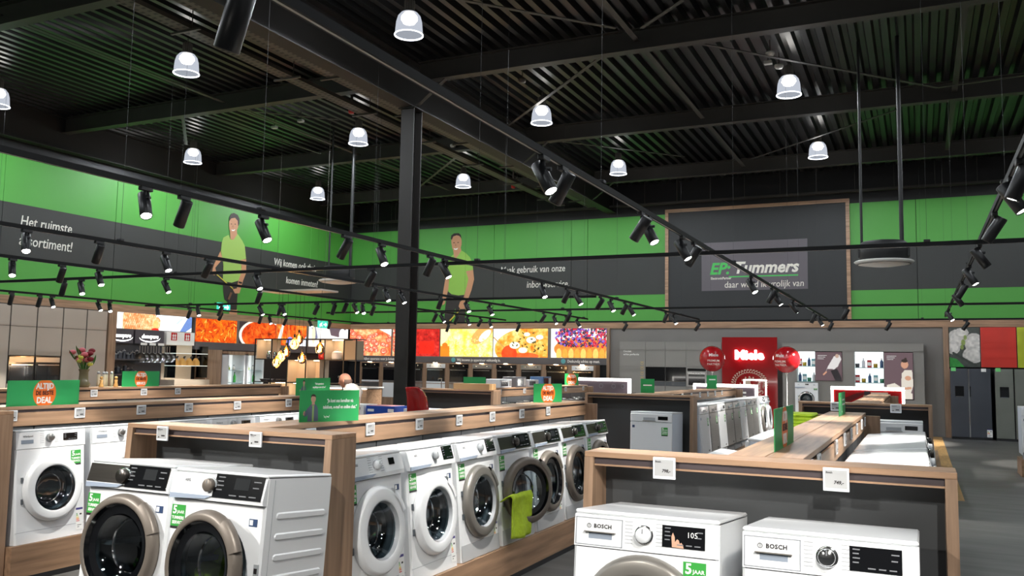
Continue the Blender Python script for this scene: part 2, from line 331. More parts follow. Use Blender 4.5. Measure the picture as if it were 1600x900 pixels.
# ---------------------------------------------------------------- lighting tracks and spotlights
ZT = 2.95
def make_spot():
    t = thing('track_spotlight', '', 'spotlight')
    B('adapter', (-.02, -.055, -.03), (.02, .055, 0), BLACK, t, .004)
    obj('stem', G().tube((0, 0, -.03), (0, 0, -.085), .009, 8).tube((-.012, 0, -.085), (.05, 0, -.085), .012, 8), BLACK, t)
    h = obj('housing', G().lathe([(0, .1), (.04, .1), (.0445, .095), (.0445, -.118), (.041, -.122), (.038, -.112), (0, -.108)], 20), mat('spot_black', (24, 25, 27), .38), t, (.0, 0, -.13))
    obj('lens', G().lathe([(0.0, -.1105), (.037, -.1145)], 16), mat('spot_lens', (255, 252, 245), .3, emit=25), h)
    return t
SPROTO = make_spot(); sp_first = [True]
SPOTL = bpy.data.lights.new('spot_beam', 'SPOT'); SPOTL.energy = SPOT_W; SPOTL.spot_size = math.radians(44); SPOTL.spot_blend = .6; SPOTL.color = (1, .965, .9); SPOTL.shadow_soft_size = .035
SPOTW = SPOTL.copy(); SPOTW.energy = SPOT_W*4; SPOTW.spot_size = math.radians(70)   # the wall washers on the far rails
def aim(k, i):
    j = ((i*37) % 7-3)*.035
    v = (rt0*(.42+j)-np.array([fw[0], fw[1], 0])*(.34-j)) if k == 'l' else (-rt0*(.4+j)+np.array([fw[0], fw[1], 0])*(.3+j))
    return Vector((v[0], v[1], -.85)).normalized()
def track(name_words, p, q, heads, short):
    # p,q ends of the rail; heads: (pixel x, pixel y, kind)
    p = Vector(p); q = Vector(q); L = (q-p).length; ay = abs(q.y-p.y) > abs(q.x-p.x)
    t = thing('lighting_track', 'long black lighting rail %s' % name_words, 'lighting rail', p, 0, 'black lighting rails')
    e = Vector((0, L, 0)) if ay else Vector((L, 0, 0))
    hw = Vector((.019, 0, 0)) if ay else Vector((0, .019, 0))
    B('rail', tuple(-hw+Vector((0, 0, 0))), tuple(e+hw+Vector((0, 0, .042))), mat('rail_black', (20, 21, 22), .65, spec=.2), t)
    B('rail_slot', tuple(-hw*.35+Vector((0, 0, -.001))), tuple(e+hw*.35+Vector((0, 0, .001))), mat('rail_copper', (150, 148, 140), .3, metal=.6), t)
    for s in np.arange(1.4, L, 5.0):
        c = e*(s/L); w_ = obj('suspension_wire', G().tube(c+Vector((0, 0, .04)), c+Vector((0, 0, ZC-ZT)), .0018, 4), STEELK, t)
        B('wire_clip', tuple(c-Vector((.03, .03, -.04))), tuple(c+Vector((.03, .03, .065))), BLACK, t, .004)
    ws = []
    for px, py, k in heads:
        if ay: d = ray(px, py); Y = p.x/d[0]*d[1] if abs(p.x) > 1.5 else (ZT-H)/d[2]*d[1]; ws.append((Y, k))
        else: d = ray(px, py); ws.append((p.y/d[1]*d[0], k))
    for i, (c, k) in enumerate(sorted(ws)):
        o = SPROTO if sp_first[0] else copy_tree(SPROTO); sp_first[0] = False
        o.location = (p.x, c, p.z) if ay else (c, p.y, p.z)
        if not ay: o.rotation_euler.z = math.pi/2
        v = aim(k, i); 
        if not ay: v = Matrix.Rotation(-math.pi/2, 3, 'Z') @ v
        hs = [ch for ch in o.children if ch.name.startswith('housing')][0]
        hs.rotation_mode = 'QUATERNION'; hs.rotation_quaternion = (-v).to_track_quat('Z', 'Y')
        tag(o, 'black cylinder spotlight, %s from the %s end of the rail %s' % (ORD[i], 'near' if ay else 'left', short), 'spotlight', 'black cylinder track spotlights')
        lo = bpy.data.objects.new('spot_beam', SPOTW if p.y > 17 and not ay else SPOTL); col.objects.link(lo); lo.parent = hs; lo.location = (0, 0, -.128)
    return t
track('running over the right aisle past the logo board', (-2.07, -.5, ZT), (-2.07, 23.2, ZT), [(372, -22, 'd'), (850, 247, 'l'), (880, 262, 'd'), (1002, 335, 'd'), (1014, 342, 'l'), (1066, 373, 'l'), (1084, 384, 'd'), (1174, 432, 'l'), (1206, 453, 'd'), (1214, 457, 'l'), (1240, 472, 'l'), (1271, 489, 'd'), (1281, 495, 'l')], 'over the right aisle')
track('at the right edge above the fridge aisle', (.58, .5, ZT), (.58, 22.3, ZT), [(1592, 250, 'd'), (1580, 278, 'l'), (1556, 332, 'd'), (1532, 382, 'l'), (1515, 415, 'l'), (1504, 440, 'd'), (1497, 455, 'l'), (1484, 483, 'l')], 'above the fridges')
track('passing in front of the left mural and the column', (-5.24, -.5, ZT), (-5.24, 22.8, ZT), [(228, 292, 'l'), (288, 306, 'd'), (412, 336, 'l'), (540, 367, 'd'), (597, 381, 'l'), (672, 399, 'd'), (695, 405, 'l'), (848, 442, 'l'), (885, 451, 'd'), (903, 455, 'l'), (938, 463, 'd'), (955, 467, 'l'), (976, 472, 'd'), (986, 475, 'l'), (1040, 488, 'd'), (1053, 491, 'l')], 'before the printed men')
track('crossing the charcoal band of the left wall', (-8.15, .5, ZT), (-8.15, 22.2, ZT), [(42, 360, 'l'), (155, 378, 'd'), (260, 395, 'l'), (325, 405, 'd'), (585, 446, 'd'), (604, 449, 'l'), (628, 453, 'l'), (688, 463, 'd'), (730, 469, 'l'), (766, 475, 'l'), (849, 488, 'd'), (867, 491, 'l'), (884, 494, 'd'), (903, 497, 'l')], 'across the charcoal band')
track('along the lower green band over the left washers', (-10.72, 3.5, ZT), (-10.72, 22.4, ZT), [(20, 406, 'l'), (97, 415, 'd'), (156, 423, 'l'), (260, 436, 'l'), (405, 454, 'd'), (540, 471, 'd'), (555, 473, 'l'), (567, 474, 'l'), (583, 476, 'd'), (680, 488, 'd'), (691, 490, 'l'), (713, 492, 'd'), (731, 495, 'l'), (750, 497, 'd'), (766, 499, 'l')], 'over the left washers')
track('closest to the left wall above the tall cabinets', (-16.3, 4.5, ZT), (-16.3, 23.4, ZT), [(18, 458, 'd'), (62, 462, 'd'), (82, 464, 'l'), (155, 470, 'l'), (172, 472, 'l'), (296, 483, 'd'), (345, 487, 'd'), (407, 493, 'd'), (422, 494, 'l'), (446, 496, 'd'), (485, 499, 'l'), (515, 502, 'd')], 'above the tall cabinets')
track('running crosswise nearest the viewer from wall to wall', (-16.3, 9.4, ZT-.05), (6.0, 9.4, ZT-.05), [(100, 434, 'd'), (128, 433, 'l'), (403, 422, 'l'), (580, 415, 'd')], 'crossing nearest')
track('running crosswise in front of the exit sign', (-16.3, 14.6, ZT-.05), (-5.2, 14.6, ZT-.05), [(247, 475, 'l'), (310, 474, 'l'), (345, 473, 'd'), (408, 471, 'l'), (438, 470, 'd'), (443, 470, 'l'), (495, 469, 'd'), (522, 468, 'd')], 'before the exit sign')
track('running crosswise below the logo board', (-13.5, 17.75, ZT-.05), (6.0, 17.75, ZT-.05), [(889, 480, 'd'), (1321, 475, 'd')], 'below the logo board')
track('running crosswise farthest back along the food pictures', (-16.3, 22.7, ZT-.05), (6.0, 22.7, ZT-.05), [(700, 501, 'd'), (810, 501, 'd'), (977, 501, 'd'), (1090, 500, 'd'), (1298, 499, 'd'), (1388, 498, 'd'), (1509, 497, 'd')], 'crossing farthest')
# unseen spotlights added above and behind the viewer to brighten the nearest machines
SPOTN = SPOTL.copy(); SPOTN.energy = SPOT_W*.62
for i, (x, y, tg) in enumerate(((-2.07, .5, (-1.0, 3.4, .8)), (-2.07, 1.3, (-3.0, 3.3, .8)), (.58, .9, (-.35, 3.3, .8)), (.58, 1.8, (-.9, 3.5, .8)), (-5.24, .6, (-3.8, 3.3, .75)), (-5.24, 1.5, (-3.9, 3.5, .9)), (-5.24, 2.3, (-6.0, 5.0, .7)))):
    o = copy_tree(SPROTO); o.location = (x, y, ZT); v = (Vector(tg)-Vector((x, y, ZT-.13))).normalized()
    hs = [ch for ch in o.children if ch.name.startswith('housing')][0]; hs.rotation_mode = 'QUATERNION'; hs.rotation_quaternion = (-v).to_track_quat('Z', 'Y')
    tag(o, 'black spotlight added above the viewer, %s of the unseen ones' % ORD[i], 'spotlight', 'added spotlights above the viewer')
    lo = bpy.data.objects.new('spot_beam', SPOTN); col.objects.link(lo); lo.parent = hs; lo.location = (0, 0, -.128)
# ---------------------------------------------------------------- small ceiling devices
DEV = mat('device_white', (214, 214, 210), .4); DEVR = mat('device_red', (190, 24, 24), .4)
for px, py, z, m, lb, nm in ((549, 173, 6.95, DEVR, 'small red fire sounder hanging under the roof left of the column', 'fire_sounder'), (802, 291, 6.9, DEVR, 'small red fire sounder by the far end of the cable trays', 'fire_sounder')):
    x, y, _ = onz(px, py, z); t = thing(nm, lb, 'sounder', (x, y, z), group='red fire sounders')
    obj('sounder_body', G().lathe([(0, -.06), (.05, -.06), (.065, -.03), (.06, .03), (0, .03)], 16), m, t); B('sounder_bracket', (-.02, -.02, .03), (.02, .02, ZC-z), FLANGE, t)
for i, (px, py, lb) in enumerate(((429, 199, 'white box detector under the left roof bay, left of two'), (470, 189, 'white box detector under the left roof bay, right of two'), (708, 228, 'white disc detector near the column top'), (1200, 98, 'white box detector above the right lamp'), (1217, 104, 'white round detector close to the right lamp'), (1203, 84, 'white round detector highest above the right lamp'), (816, 126, 'dark round detector left of the diagonal brace'))):
    x, y, z = onz(px, py, 7.1); t = thing('smoke_detector', lb, 'detector', (x, y, z), group='ceiling detectors'); dm = DEV if i != 6 else FLANGE
    if 'box' in lb: B('detector_body', (-.07, -.05, -.03), (.07, .05, .03), dm, t, .01)
    else: obj('detector_body', G().lathe([(0, -.04), (.06, -.035), (.08, 0), (.08, .03), (0, .03)], 18), dm, t)
    obj('detector_stem', G().tube((0, 0, .03), (0, 0, ZC-z), .01, 6), FLANGE, t)
# round air diffusers hanging on pipes
for (px, py, y, lb, pipes) in ((1381, 408, 15.6, 'black round air unit with white disc diffuser hanging right of the logo board', 1), (529, 438, 16.8, 'black round air unit with white disc diffuser hanging left of the column', 1)):
    x, yy, z = ony(px, py, y); t = thing('air_diffuser', lb, 'air unit', (x, yy, z), group='round air diffusers')
    obj('disc_plate', G().lathe([(0, -.09), (.2, -.085), (.42, -.05), (.47, -.015), (.45, .0), (.2, .0), (0, .0)], 32), mat('disc_white', (206, 206, 202), .4), t)
    obj('disc_groove', G().lathe([(.4, -.0585), (.42, -.057)], 32), BLACK, t)
    obj('unit_casing', G().lathe([(0, .0), (.34, .0), (.38, .03), (.38, .28), (.34, .32), (0, .32)], 24), BLACK, t)
    for s in (-1, 1): B('mounting_box', (s*.3-.1, -.1, .06), (s*.3+.1, .1, .26), BLACK, t, .01)
    for s, r in ((-.34, .022), (.28, .034)): obj('supply_pipe', G().tube((s, .05, .2), (s, .05, ZC-z-.0), r, 10), BLACK, t)
# ================================================================ display furniture
TILT = math.radians(5)
def gable(name, x0, x1, yf, yb, zt, parent, slant=.075):
    return obj(name, G().prism([(yf-slant, 0), (yb, 0), (yb, zt), (yf, zt)], 0, x0, x1), WZ, parent)
def endcap(short, label, x0, x1, yf, yb, zt, zp, yp):
    t = thing('display_endcap', label, 'display stand', ((x0+x1)/2, yb, 0), 0, 'wood-framed end stands of the aisles'); ox, oy = (x0+x1)/2, yb
    L = lambda x, y, z: (x-ox, y-oy, z)
    B('top_board', L(x0, yf, zt-.026), L(x1, yb, zt), WX, t, .002)
    B('price_rail', L(x0+.045, yf+.02, zt-.06), L(x1-.045, yf+.035, zt-.026), mat('rail_mauve', (70, 60, 62), .5), t)
    B('rail_lip', L(x0+.045, yf+.012, zt-.066), L(x1-.045, yf+.04, zt-.058), WX, t)
    for a, b in ((x0, x0+.045), (x1-.045, x1)):
        obj('side_panel', G().prism([(yf-.075-oy, 0), (yb-oy, 0), (yb-oy, zt-.026), (yf-oy, zt-.026)], 0, a-ox, b-ox), WZ, t)
    B('back_panel', L(x0+.045, yb-.03, .15), L(x1-.045, yb-.01, zt-.026), DBACK, t)
    pt = thing('display_plinth', 'sloping wooden plinth of the ' + short, 'plinth', (ox, yp, 0), 0, 'sloping wooden plinths')
    obj('plinth_block', G().prism([(0, 0), (yb-.04-yp, 0), (yb-.04-yp, zp-.062), (0, zp-.002)], 0, x0+.047-ox, x1-.047-ox), WX, pt); B('kick_board', (x0+.06-ox, -.004, 0), (x1-.06-ox, 0, .05), STEELK, pt)
    return t
def run(short, label, C, ya, yb, zt=1.25, seam0=None, sides=(1, -1), reach=.93, far_gable=True):
    t = thing('display_gondola', label, 'display stand', (C, ya, 0), 0, 'long wooden appliance gondolas'); L = yb-ya
    for s in (-1, 1): B('top_plank', (s*.002, 0, zt-.028), (s*.17, L, zt), WY, t, .002)
    B('spine_core', (-.13, .02, .1), (.13, L-.02, zt-.03), BLACK, t)
    for s in sides:
        B('fascia_board', (s*.15, 0, zt-.165), (s*.166, L, zt-.052), WY, t, .002)
        B('shadow_groove', (s*.14, 0, zt-.052), (s*.15, L, zt-.028), mat('rail_mauve', (70, 60, 62), .5), t)
        y = (seam0 if seam0 else ya)-ya
        while y > .02: y -= .665
        while y < L-.03:
            a = max(y, 0)+.006; b = min(y+.665, L)-.006
            if b-a > .05: B('dark_panel', (s*.13, a, .2), (s*.148, b, zt-.17), DPANEL, t)
            y += .665
        pt = thing('display_plinth', 'sloping wooden plinth on the %s of the ' % ('right' if s > 0 else 'left') + short, 'plinth', (C, ya, 0), 0, 'sloping wooden plinths')
        obj('plinth_block', G().prism([(s*.172, 0), (s*reach, 0), (s*reach, .2705), (s*.172, .199)], 1, 0, L), WY, pt); B('kick_board', (s*reach, .02, 0), (s*(reach+.004), L-.02, .04), STEELK, pt)
    if far_gable:
        for s in sides:
            pt = thing('display_end_panel', 'wooden end panel closing the %s far end of the ' % ('right' if s > 0 else 'left') + short, 'panel', (C, yb, 0), 0, 'wooden end panels'); B('panel_board', (s*.15, .003, .0), (s*.3, .043, zt-.03), WZ, pt, .002); B('panel_foot', (s*.17, .0, 0), (s*.28, .003, .04), STEELK, pt)
    return t
# ---------------------------------------------------------------- price tags and signs
def price_tag(loc, fr, label, w_=.105, h_=.09, head='', price='', tilt=0, group='electronic shelf price tags'):
    t = thing('price_tag', label, 'price tag', loc, 0, group)
    def bx(n, a, b, m, par=t): g = G().box(a, b, .002); g.v = [tuple(fr @ Vector(p)) for p in g.v]; return obj(n, g, m, par)
    bx('tag_frame', (-w_/2, -h_, 0), (w_/2, 0, .012), TAGF); sc = bx('tag_screen', (-w_*.42, -h_*.86, .012), (w_*.42, -h_*.1, .0135), TAGS)
    if head: text(head, h_*.11, PDARK, sc, fr @ Vector((-w_*.38, -h_*.2, .0145)), fr, 'print', align='LEFT', depth=.0004, bold=.02)
    if price: text(price, h_*.2, PDARK, sc, fr @ Vector((w_*.1, -h_*.62, .0145)), fr, 'print', depth=.0004, bold=.03, shear=.2)
    else:
        g = G()
        for (a, b, c, d) in ((-.36, -.2, .1, -.24), (-.36, -.3, -.05, -.32), (-.02, -.6, .3, -.7), (-.3, -.7, -.2, -.8)): g.box((a*w_, b*h_, .0136), (c*w_, d*h_, .0142))
        g.v = [tuple(fr @ Vector(p)) for p in g.v]; obj('print', g, PDARK, sc)['kind'] = 'stuff'
    return t
def tagrow(C, side, zt, ys, fr, words):
    for i, y in enumerate(ys): price_tag((C+side*.168, y, zt-.03), fr, 'white shelf price tag, %s from the near end of %s' % (ORD[i], words))
def board(name, label, loc, rz, w_, h_, group):
    t = thing(name, label, 'sign', loc, rz, group); B('sign_board', (-w_/2, -.0025, 0), (w_/2, .0025, h_), SGREEN, t); return t
def deal_sign(label, loc, rz, w_, h_, last='DEAL'):
    t = board('promo_sign', label, loc, rz, w_, h_, 'green and orange promo signs')
    r = h_*.53; pts = []
    for i in range(40):
        a = 2*math.pi*i/40; x, z = r*math.cos(a), h_*.48+r*1.06*math.sin(a); pts.append((x*.98, min(max(z, .001), h_-.001)))
    for k, sg in ((F_Y, 1),):
        obj('orange_disc', slab(pts, k, .0026, .0006), ORANGE, t)
    for i, (b, s, m, z) in enumerate((('ALTIJD', .32, PWHITE, .76), ('DE BESTE', .235, PBROWN, .49), (last, .35 if len(last) < 5 else .24, PWHITE, .2))):
        text(b, s*h_*.98, m, t, (0, -.0036, z*h_), F_Y, bold=.035, sx=.84)
    return t
def quote_sign(label, loc, rz, w_, h_, lines, sig):
    t = board('quote_sign', label, loc, rz, w_, h_, 'green quote signs with a portrait')
    c = -w_*.28; k = h_
    for nm, pts, m in (('printed_shirt', [(-.19, .02), (-.17, .42), (-.1, .55), (.1, .55), (.17, .42), (.19, .02)], mat('shirt_blue', (92, 104, 124), .6)), ('printed_arm', [(-.16, .48), (-.3, .28), (-.3, .16), (-.2, .2), (-.13, .34)], mat('shirt_blue', (92, 104, 124), .6)),
                       ('printed_hand', [(-.34, .22), (-.27, .2), (-.26, .3), (-.3, .36), (-.34, .3)], mat('skin_print', (206, 160, 134), .6)), ('printed_undershirt', [(-.03, .02), (-.03, .52), (.03, .52), (.03, .02)], mat('undershirt', (150, 190, 110), .6)), ('printed_neck', [(-.05, .5), (-.05, .62), (.05, .62), (.05, .5)], mat('skin_print', (206, 160, 134), .6)),
                       ('printed_head', [(.085*math.cos(a), .73+.125*math.sin(a)) for a in np.linspace(0, 6.28, 18)[:-1]], mat('skin_print', (206, 160, 134), .6)), ('printed_hair', [(-.085, .76), (-.08, .84), (-.03, .88), (.04, .87), (.085, .82), (.088, .76), (.06, .8), (-.05, .81)], mat('hair_print', (60, 44, 34), .6))):
        off = .0026+.0002*('head' in nm)+.0004*('hair' in nm)+.0001*('under' in nm)
        obj(nm, slab([(c+x*k, z*k) for x, z in pts], F_Y, off, .0004), m, t)
    for i, ln in enumerate(lines):
        if ln.startswith('#'): B('text_line', (-.02*w_, -.0032, h_*(.62-.2*i)), (.38*w_, -.0026, h_*(.7-.2*i)), PWHITE, t); continue
        text(ln, h_*.155, PWHITE, t, (w_*.17, -.0034, h_*(.66-.2*i)), F_Y, bold=.02, shear=.2, sx=.62)
    zz = [(-.1*w_+.012*w_*k, h_*(.13+(.07, 0, .04, -.02, .05, .01, .03, .0)[k % 8])) for k in range(9)]; obj('signature', slab([(x, z+.003) for x, z in zz]+[(x, z-.003) for x, z in zz[::-1]][:], F_Y, .0028, .0005), PWHITE, t)
    return t
# ---------------------------------------------------------------- washing machines
HM, DM = .845, .6
def plate_with_hole(x0, x1, z0, z1, cz, r, y, ch=.012, n=48):
    g = G(); inner = []; outer = []
    for i in range(n):
        a = 2*math.pi*i/n+math.pi/n; c, s = math.cos(a), math.sin(a); inner.append((r*c, y, cz+r*s))
        tx = ((x1-ch) if c > 0 else (x0+ch))/c if abs(c) > 1e-6 else 1e9; tz = ((z1-cz) if s > 0 else (z0-cz))/s if abs(s) > 1e-6 else 1e9; q = min(abs(tx), abs(tz)); outer.append((q*c, y, cz+q*s))
    g.add(inner+outer, [(i, (i+1) % n, (i+1) % n+n, i+n) for i in range(n)])
    # fill the four corners left between the outer fan points
    for cx_, cz_ in ((x0+ch, z0), (x1-ch, z0), (x1-ch, z1), (x0+ch, z1)):
        a = math.atan2(cz_-cz, cx_); i = int(math.floor((a-math.pi/n) % (2*math.pi)/(2*math.pi/n))); g.add([outer[i % n], outer[(i+1) % n], (cx_, y, cz_)], [(0, 1, 2)])
    return g
def sticker(parent, x, z, w_=.09, h_=.105, y=-.0016):
    s = B('service_sticker', (x, y, z), (x+w_, y+.0012, z+h_), STGREEN, parent); s['label'] = 'green five-year service sticker'
    text('5', h_*.52, PWHITE, s, (x+w_*.24, y-.0006, z+h_*.74), F_Y, bold=.03, depth=.0004); text('JAAR', h_*.2, PWHITE, s, (x+w_*.68, y-.0006, z+h_*.66), F_Y, bold=.02, depth=.0004)
    text('TUMMERS', h_*.2, PWHITE, s, (x+w_*.5, y-.0006, z+h_*.39), F_Y, bold=.03, depth=.0004, sx=.86); text('SERVICE', h_*.2, PWHITE, s, (x+w_*.5, y-.0006, z+h_*.17), F_Y, bold=.03, depth=.0004, sx=.92)
    B('black_foot', (x, y-.0002, z-.012), (x+w_, y+.0012, z), PDARK, s); return s
def energy(parent, x, z, y=-.0016, w_=.062, h_=.17):
    c = Cv(24, 60, (240, 240, 238)); W = c.R; c.rect(0, .9, W, 1, (70, 64, 130))
    for i, k in enumerate(((20, 140, 70), (90, 170, 60), (180, 200, 40), (240, 210, 40), (240, 160, 40), (230, 100, 40), (210, 40, 40))): c.rect(.04, .72-i*.055, .1+.02*i, .755-i*.055, k)
    c.rect(.22, .66, .34, .74, (30, 30, 30)); c.rect(.08, .2, .32, .23, (120, 120, 120)); c.rect(.08, .12, .2, .15, (120, 120, 120))
    return obj('energy_label', c.mesh('energy_label', (x, y, z), (w_, 0, 0), (0, 0, h_)), printmat('print_matte'), parent)
def washer(kind, depth=DM, open_deg=0.0, ribs=False):
    K = dict(ring=WHITE, ro=.235, rg=.16, cz=.39, panel=WHITE, dark=None, disp=(.1, .28, .725, .82), knob=(.03, .775, .03), knobm=GREYP, brand='', energy=True, stick=(-.285, .575), kick=None, slant=True, tab=True, bowl=.09)
    K.update({'aeg_white_small': dict(disp=(.14, .2, .765, .805), knob=(0, .775, .03), knobm=WHITE2, brand='AEG', ro=.262, rg=.165), 'aeg_white': dict(disp=(.14, .28, .735, .825), brand='AEG', ro=.262, rg=.17), 'aeg_grey': dict(ro=.262, rg=.18, ring=RINGG, disp=(.14, .28, .735, .825), brand='AEG', kick=GREYP),
              'aeg_dark': dict(ro=.262, rg=.195, ring=BRONZE, dark=DKSTEEL, disp=(-.02, .27, .725, .828), knob=(0, .775, .036), knobm=DKSTEEL, kick=GREYP), 'aeg_dryer': dict(ring=BRONZE, dark=DKSTEEL, disp=(-.01, .28, .715, .828), knob=(-.03, .77, .042), knobm=DKSTEEL, ro=.27, rg=.215, cz=.41, energy=False, stick=(-.292, .56)),
              'aeg_open': dict(ring=BRONZE, disp=(-.02, .285, .72, .832), knob=(-.045, .775, .036), knobm=BRONZE, brand='AEG', ro=.262, rg=.205, cz=.4, energy=False, stick=(-.292, .56)),
              'whirlpool': dict(ro=.25, rg=.165, disp=(.1, .225, .745, .8), knob=(-.02, .775, .032), knobm=STEEL, slant=False, tab=False, stick=(.17, .555), energy=True, brand='Whirlpool', bowl=.05),
              'bosch': dict(ring=RINGG, ro=.25, rg=.165, cz=.438, disp=(.075, .245, .728, .812), knob=(0, .765, .034), knobm=WHITE2, slant=False, tab=False, stick=(.16, .575), energy=False, brand='BOSCH', bowl=.05),
              'bosch2': dict(ring=WHITE, ro=.25, rg=.165, cz=.438, disp=(.075, .245, .728, .812), knob=(0, .765, .034), knobm=CHROME, slant=False, tab=False, stick=None, energy=False, brand='BOSCH', bowl=.05),
              'miele': dict(ring=CHROME, ro=.215, rg=.16, cz=.4, disp=(-.03, .06, .78, .815), knob=(.2, .79, .02), knobm=WHITE2, slant=False, tab=False, stick=(.19, .66), energy=False, brand='Miele')}[kind])
    t = thing('washing_machine', '', 'dryer' if 'dryer' in kind else 'washing machine')
    rh = K['rg']+.012; zf = .695
    g2 = plate_with_hole(-.299, .299, .0, zf, K['cz'], rh, 0)
    for s in (-1, 1): g2.add([(s*.287, 0, 0), (s*.299, .012, 0), (s*.299, .012, .828), (s*.287, 0, .828)], [(0, 1, 2, 3) if s > 0 else (3, 2, 1, 0)])
    g2.add([(-.299, .012, 0), (-.299, depth, 0), (-.299, depth, .828), (-.299, .012, .828)], [(3, 2, 1, 0)[::-1]]); g2.add([(.299, .012, 0), (.299, depth, 0), (.299, depth, .828), (.299, .012, .828)], [(0, 1, 2, 3)])
    g2.add([(-.299, depth, 0), (.299, depth, 0), (.299, depth, .828), (-.299, depth, .828)], [(0, 1, 2, 3)[::-1]]); g2.add([(-.299, .012, 0), (.299, .012, 0), (.299, depth, 0), (-.299, depth, 0)], [(0, 1, 2, 3)[::-1]])
    obj('body', g2, WHITE, t)
    B('top_lid', (-.299, .002, .828), (.299, depth, HM), WHITE, t, .006)
    pm = K['panel']
    if K['slant']: pr = [(.012, zf+.003), (-.02, zf+.006), (-.022, zf+.03), (.0, .822), (.012, .827)]
    else: pr = [(.012, zf+.003), (-.002, zf+.004), (-.002, .824), (.012, .827)]
    pn = obj('control_panel', G().prism(pr, 0, -.2975, .2975), pm, t)
    yz = (lambda z: -.0225+(.022)*max(0, (z-zf-.03)/(.822-zf-.03))) if K['slant'] else (lambda z: -.0022)
    def onpanel(name, x0, x1, z0, z1, m, th=.002, par=pn):
        vs = [(x, yz(z)-k, z) for k in (0.0, th) for x, z in ((x0, z0), (x1, z0), (x1, z1), (x0, z1))]
        return obj(name, G().add(vs, [(0, 1, 2, 3), (7, 6, 5, 4), (0, 4, 5, 1), (1, 5, 6, 2), (2, 6, 7, 3), (3, 7, 4, 0)]), m, par)
    if K['dark']: onpanel('metal_trim', -.297, .297 if kind == 'aeg_dark' else .285, zf+.02, .822, K['dark'], .0015)
    dp = onpanel('display', *K['disp'], GLOSSK, .0032)
    x0, x1, z0, z1 = K['disp']; g = G(); wd = x1-x0; hh = z1-z0
    for (a, b, c, d) in ((.06, .85, .2, .9), (.06, .68, .18, .73), (.06, .5, .2, .55), (.06, .32, .18, .37), (.8, .75, .95, .8), (.8, .5, .92, .55), (.35, .12, .5, .17), (.56, .12, .7, .17), (.76, .12, .9, .17)):
        za = z0+hh*b; g.box((x0+wd*a, yz(za)-.0042, za), (x0+wd*c, yz(za)-.003, z0+hh*d))
    if wd > .1: obj('display_print', g, PGREY, dp)['kind'] = 'stuff'
    if wd > .22: onpanel('screen', x0+wd*.42, x0+wd*.72, z0+hh*.4, z0+hh*.88, mat('lcd_screen', (24, 27, 30), .7, spec=.2), .0038, dp)
    kx, kz, kr = K['knob']; ky = yz(kz)
    kn = obj('knob', G().lathe([(0, -.03), (kr*.8, -.03), (kr*.88, -.026), (kr*.92, 0), (0, 0)], 24, 'y', (kx, ky, kz)), K['knobm'], pn)
    obj('knob_ring', G().lathe([(kr*.9, -.004), (kr*1.12, -.004), (kr*1.12, .001)], 24, 'y', (kx, ky, kz)), CHROME if 'bosch' in kind or kind in ('aeg_dark', 'aeg_dryer') else GREYP, kn)
    B('knob_mark', (kx-.002, ky-.0315, kz+kr*.2), (kx+.002, ky-.0295, kz+kr*.75), PGREY, kn)
    g = G()
    for i in range(7):
        for s in (-1, 1): zz = kz+.045-i*.014; g.box((kx+s*(kr+.03)-.016, yz(zz)-.0012, zz), (kx+s*(kr+.03)+.016, yz(zz)+.0005, zz+.003))
    if kind in ('bosch', 'bosch2', 'whirlpool', 'aeg_white_small'): obj('program_print', g, mat('print_lightgrey', (176, 178, 182), .5), pn)['kind'] = 'stuff'
    if 'bosch' in kind:
        d = G()
        for a, b in (((-.292, .705), (-.288, .815)), ((-.094, .705), (-.09, .815)), ((-.292, .705), (-.09, .708)), ((-.292, .812), (-.09, .815))): d.box((a[0], -.0034, a[1]), (b[0], -.002, b[1]))
        dr = obj('drawer_outline', d, mat('seam_grey', (150, 154, 160), .5), pn); dr.name = 'detergent_drawer'
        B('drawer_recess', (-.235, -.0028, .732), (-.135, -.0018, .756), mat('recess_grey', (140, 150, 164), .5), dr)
        obj('drawer_lip', G().prism([(-.252, .757), (-.12, .757), (-.12, .761), (-.252, .761)], 1, -.014, -.002), RINGG, dr)
        text('BOSCH', .022, PDARK, pn, (-.175, -.0034, .782), F_Y, 'brand_print', bold=.03, depth=.0004, space=1.1)
        obj('brand_emblem', G().lathe([(.0075, -.0035), (.0095, -.0035)], 18, 'y', (-.234, 0, .782)).box((-.2365, -.0036, .776), (-.2355, -.003, .788)).box((-.2325, -.0036, .776), (-.2315, -.003, .788)), PDARK, pn)
        if kind == 'bosch':
            text('105', .03, PWHITE, dp, (.195, -.0064, .78), F_Y, 'display_digits', depth=.0004)
            hd = [(.115, .73), (.112, .77), (.118, .786), (.125, .77), (.127, .75), (.135, .762), (.142, .758), (.146, .745), (.152, .75), (.158, .742), (.162, .728)]
            obj('printed_hand', slab([(x, z) for x, z in hd], F_Y, .0058, .0005), mat('skin_print', (206, 160, 134), .6), dp)
    elif kind == 'whirlpool':
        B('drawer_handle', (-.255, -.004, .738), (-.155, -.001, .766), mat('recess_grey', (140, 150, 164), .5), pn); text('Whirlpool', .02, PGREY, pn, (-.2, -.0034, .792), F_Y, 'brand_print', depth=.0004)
    else:
        # detergent drawer: the shadow of its grip laid on as a grey scoop
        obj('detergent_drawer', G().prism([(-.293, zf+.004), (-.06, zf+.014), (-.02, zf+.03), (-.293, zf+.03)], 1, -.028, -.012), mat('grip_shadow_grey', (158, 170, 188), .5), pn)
        if K['brand']: text(K['brand'], .02, PGREY, pn, (-.2 if kind != 'miele' else -.2, yz(.79)-.0012, .79), F_Y, 'brand_print', depth=.0004, bold=.02)
    # drum and door
    cz, ro, rg = K['cz'], K['ro'], K['rg']
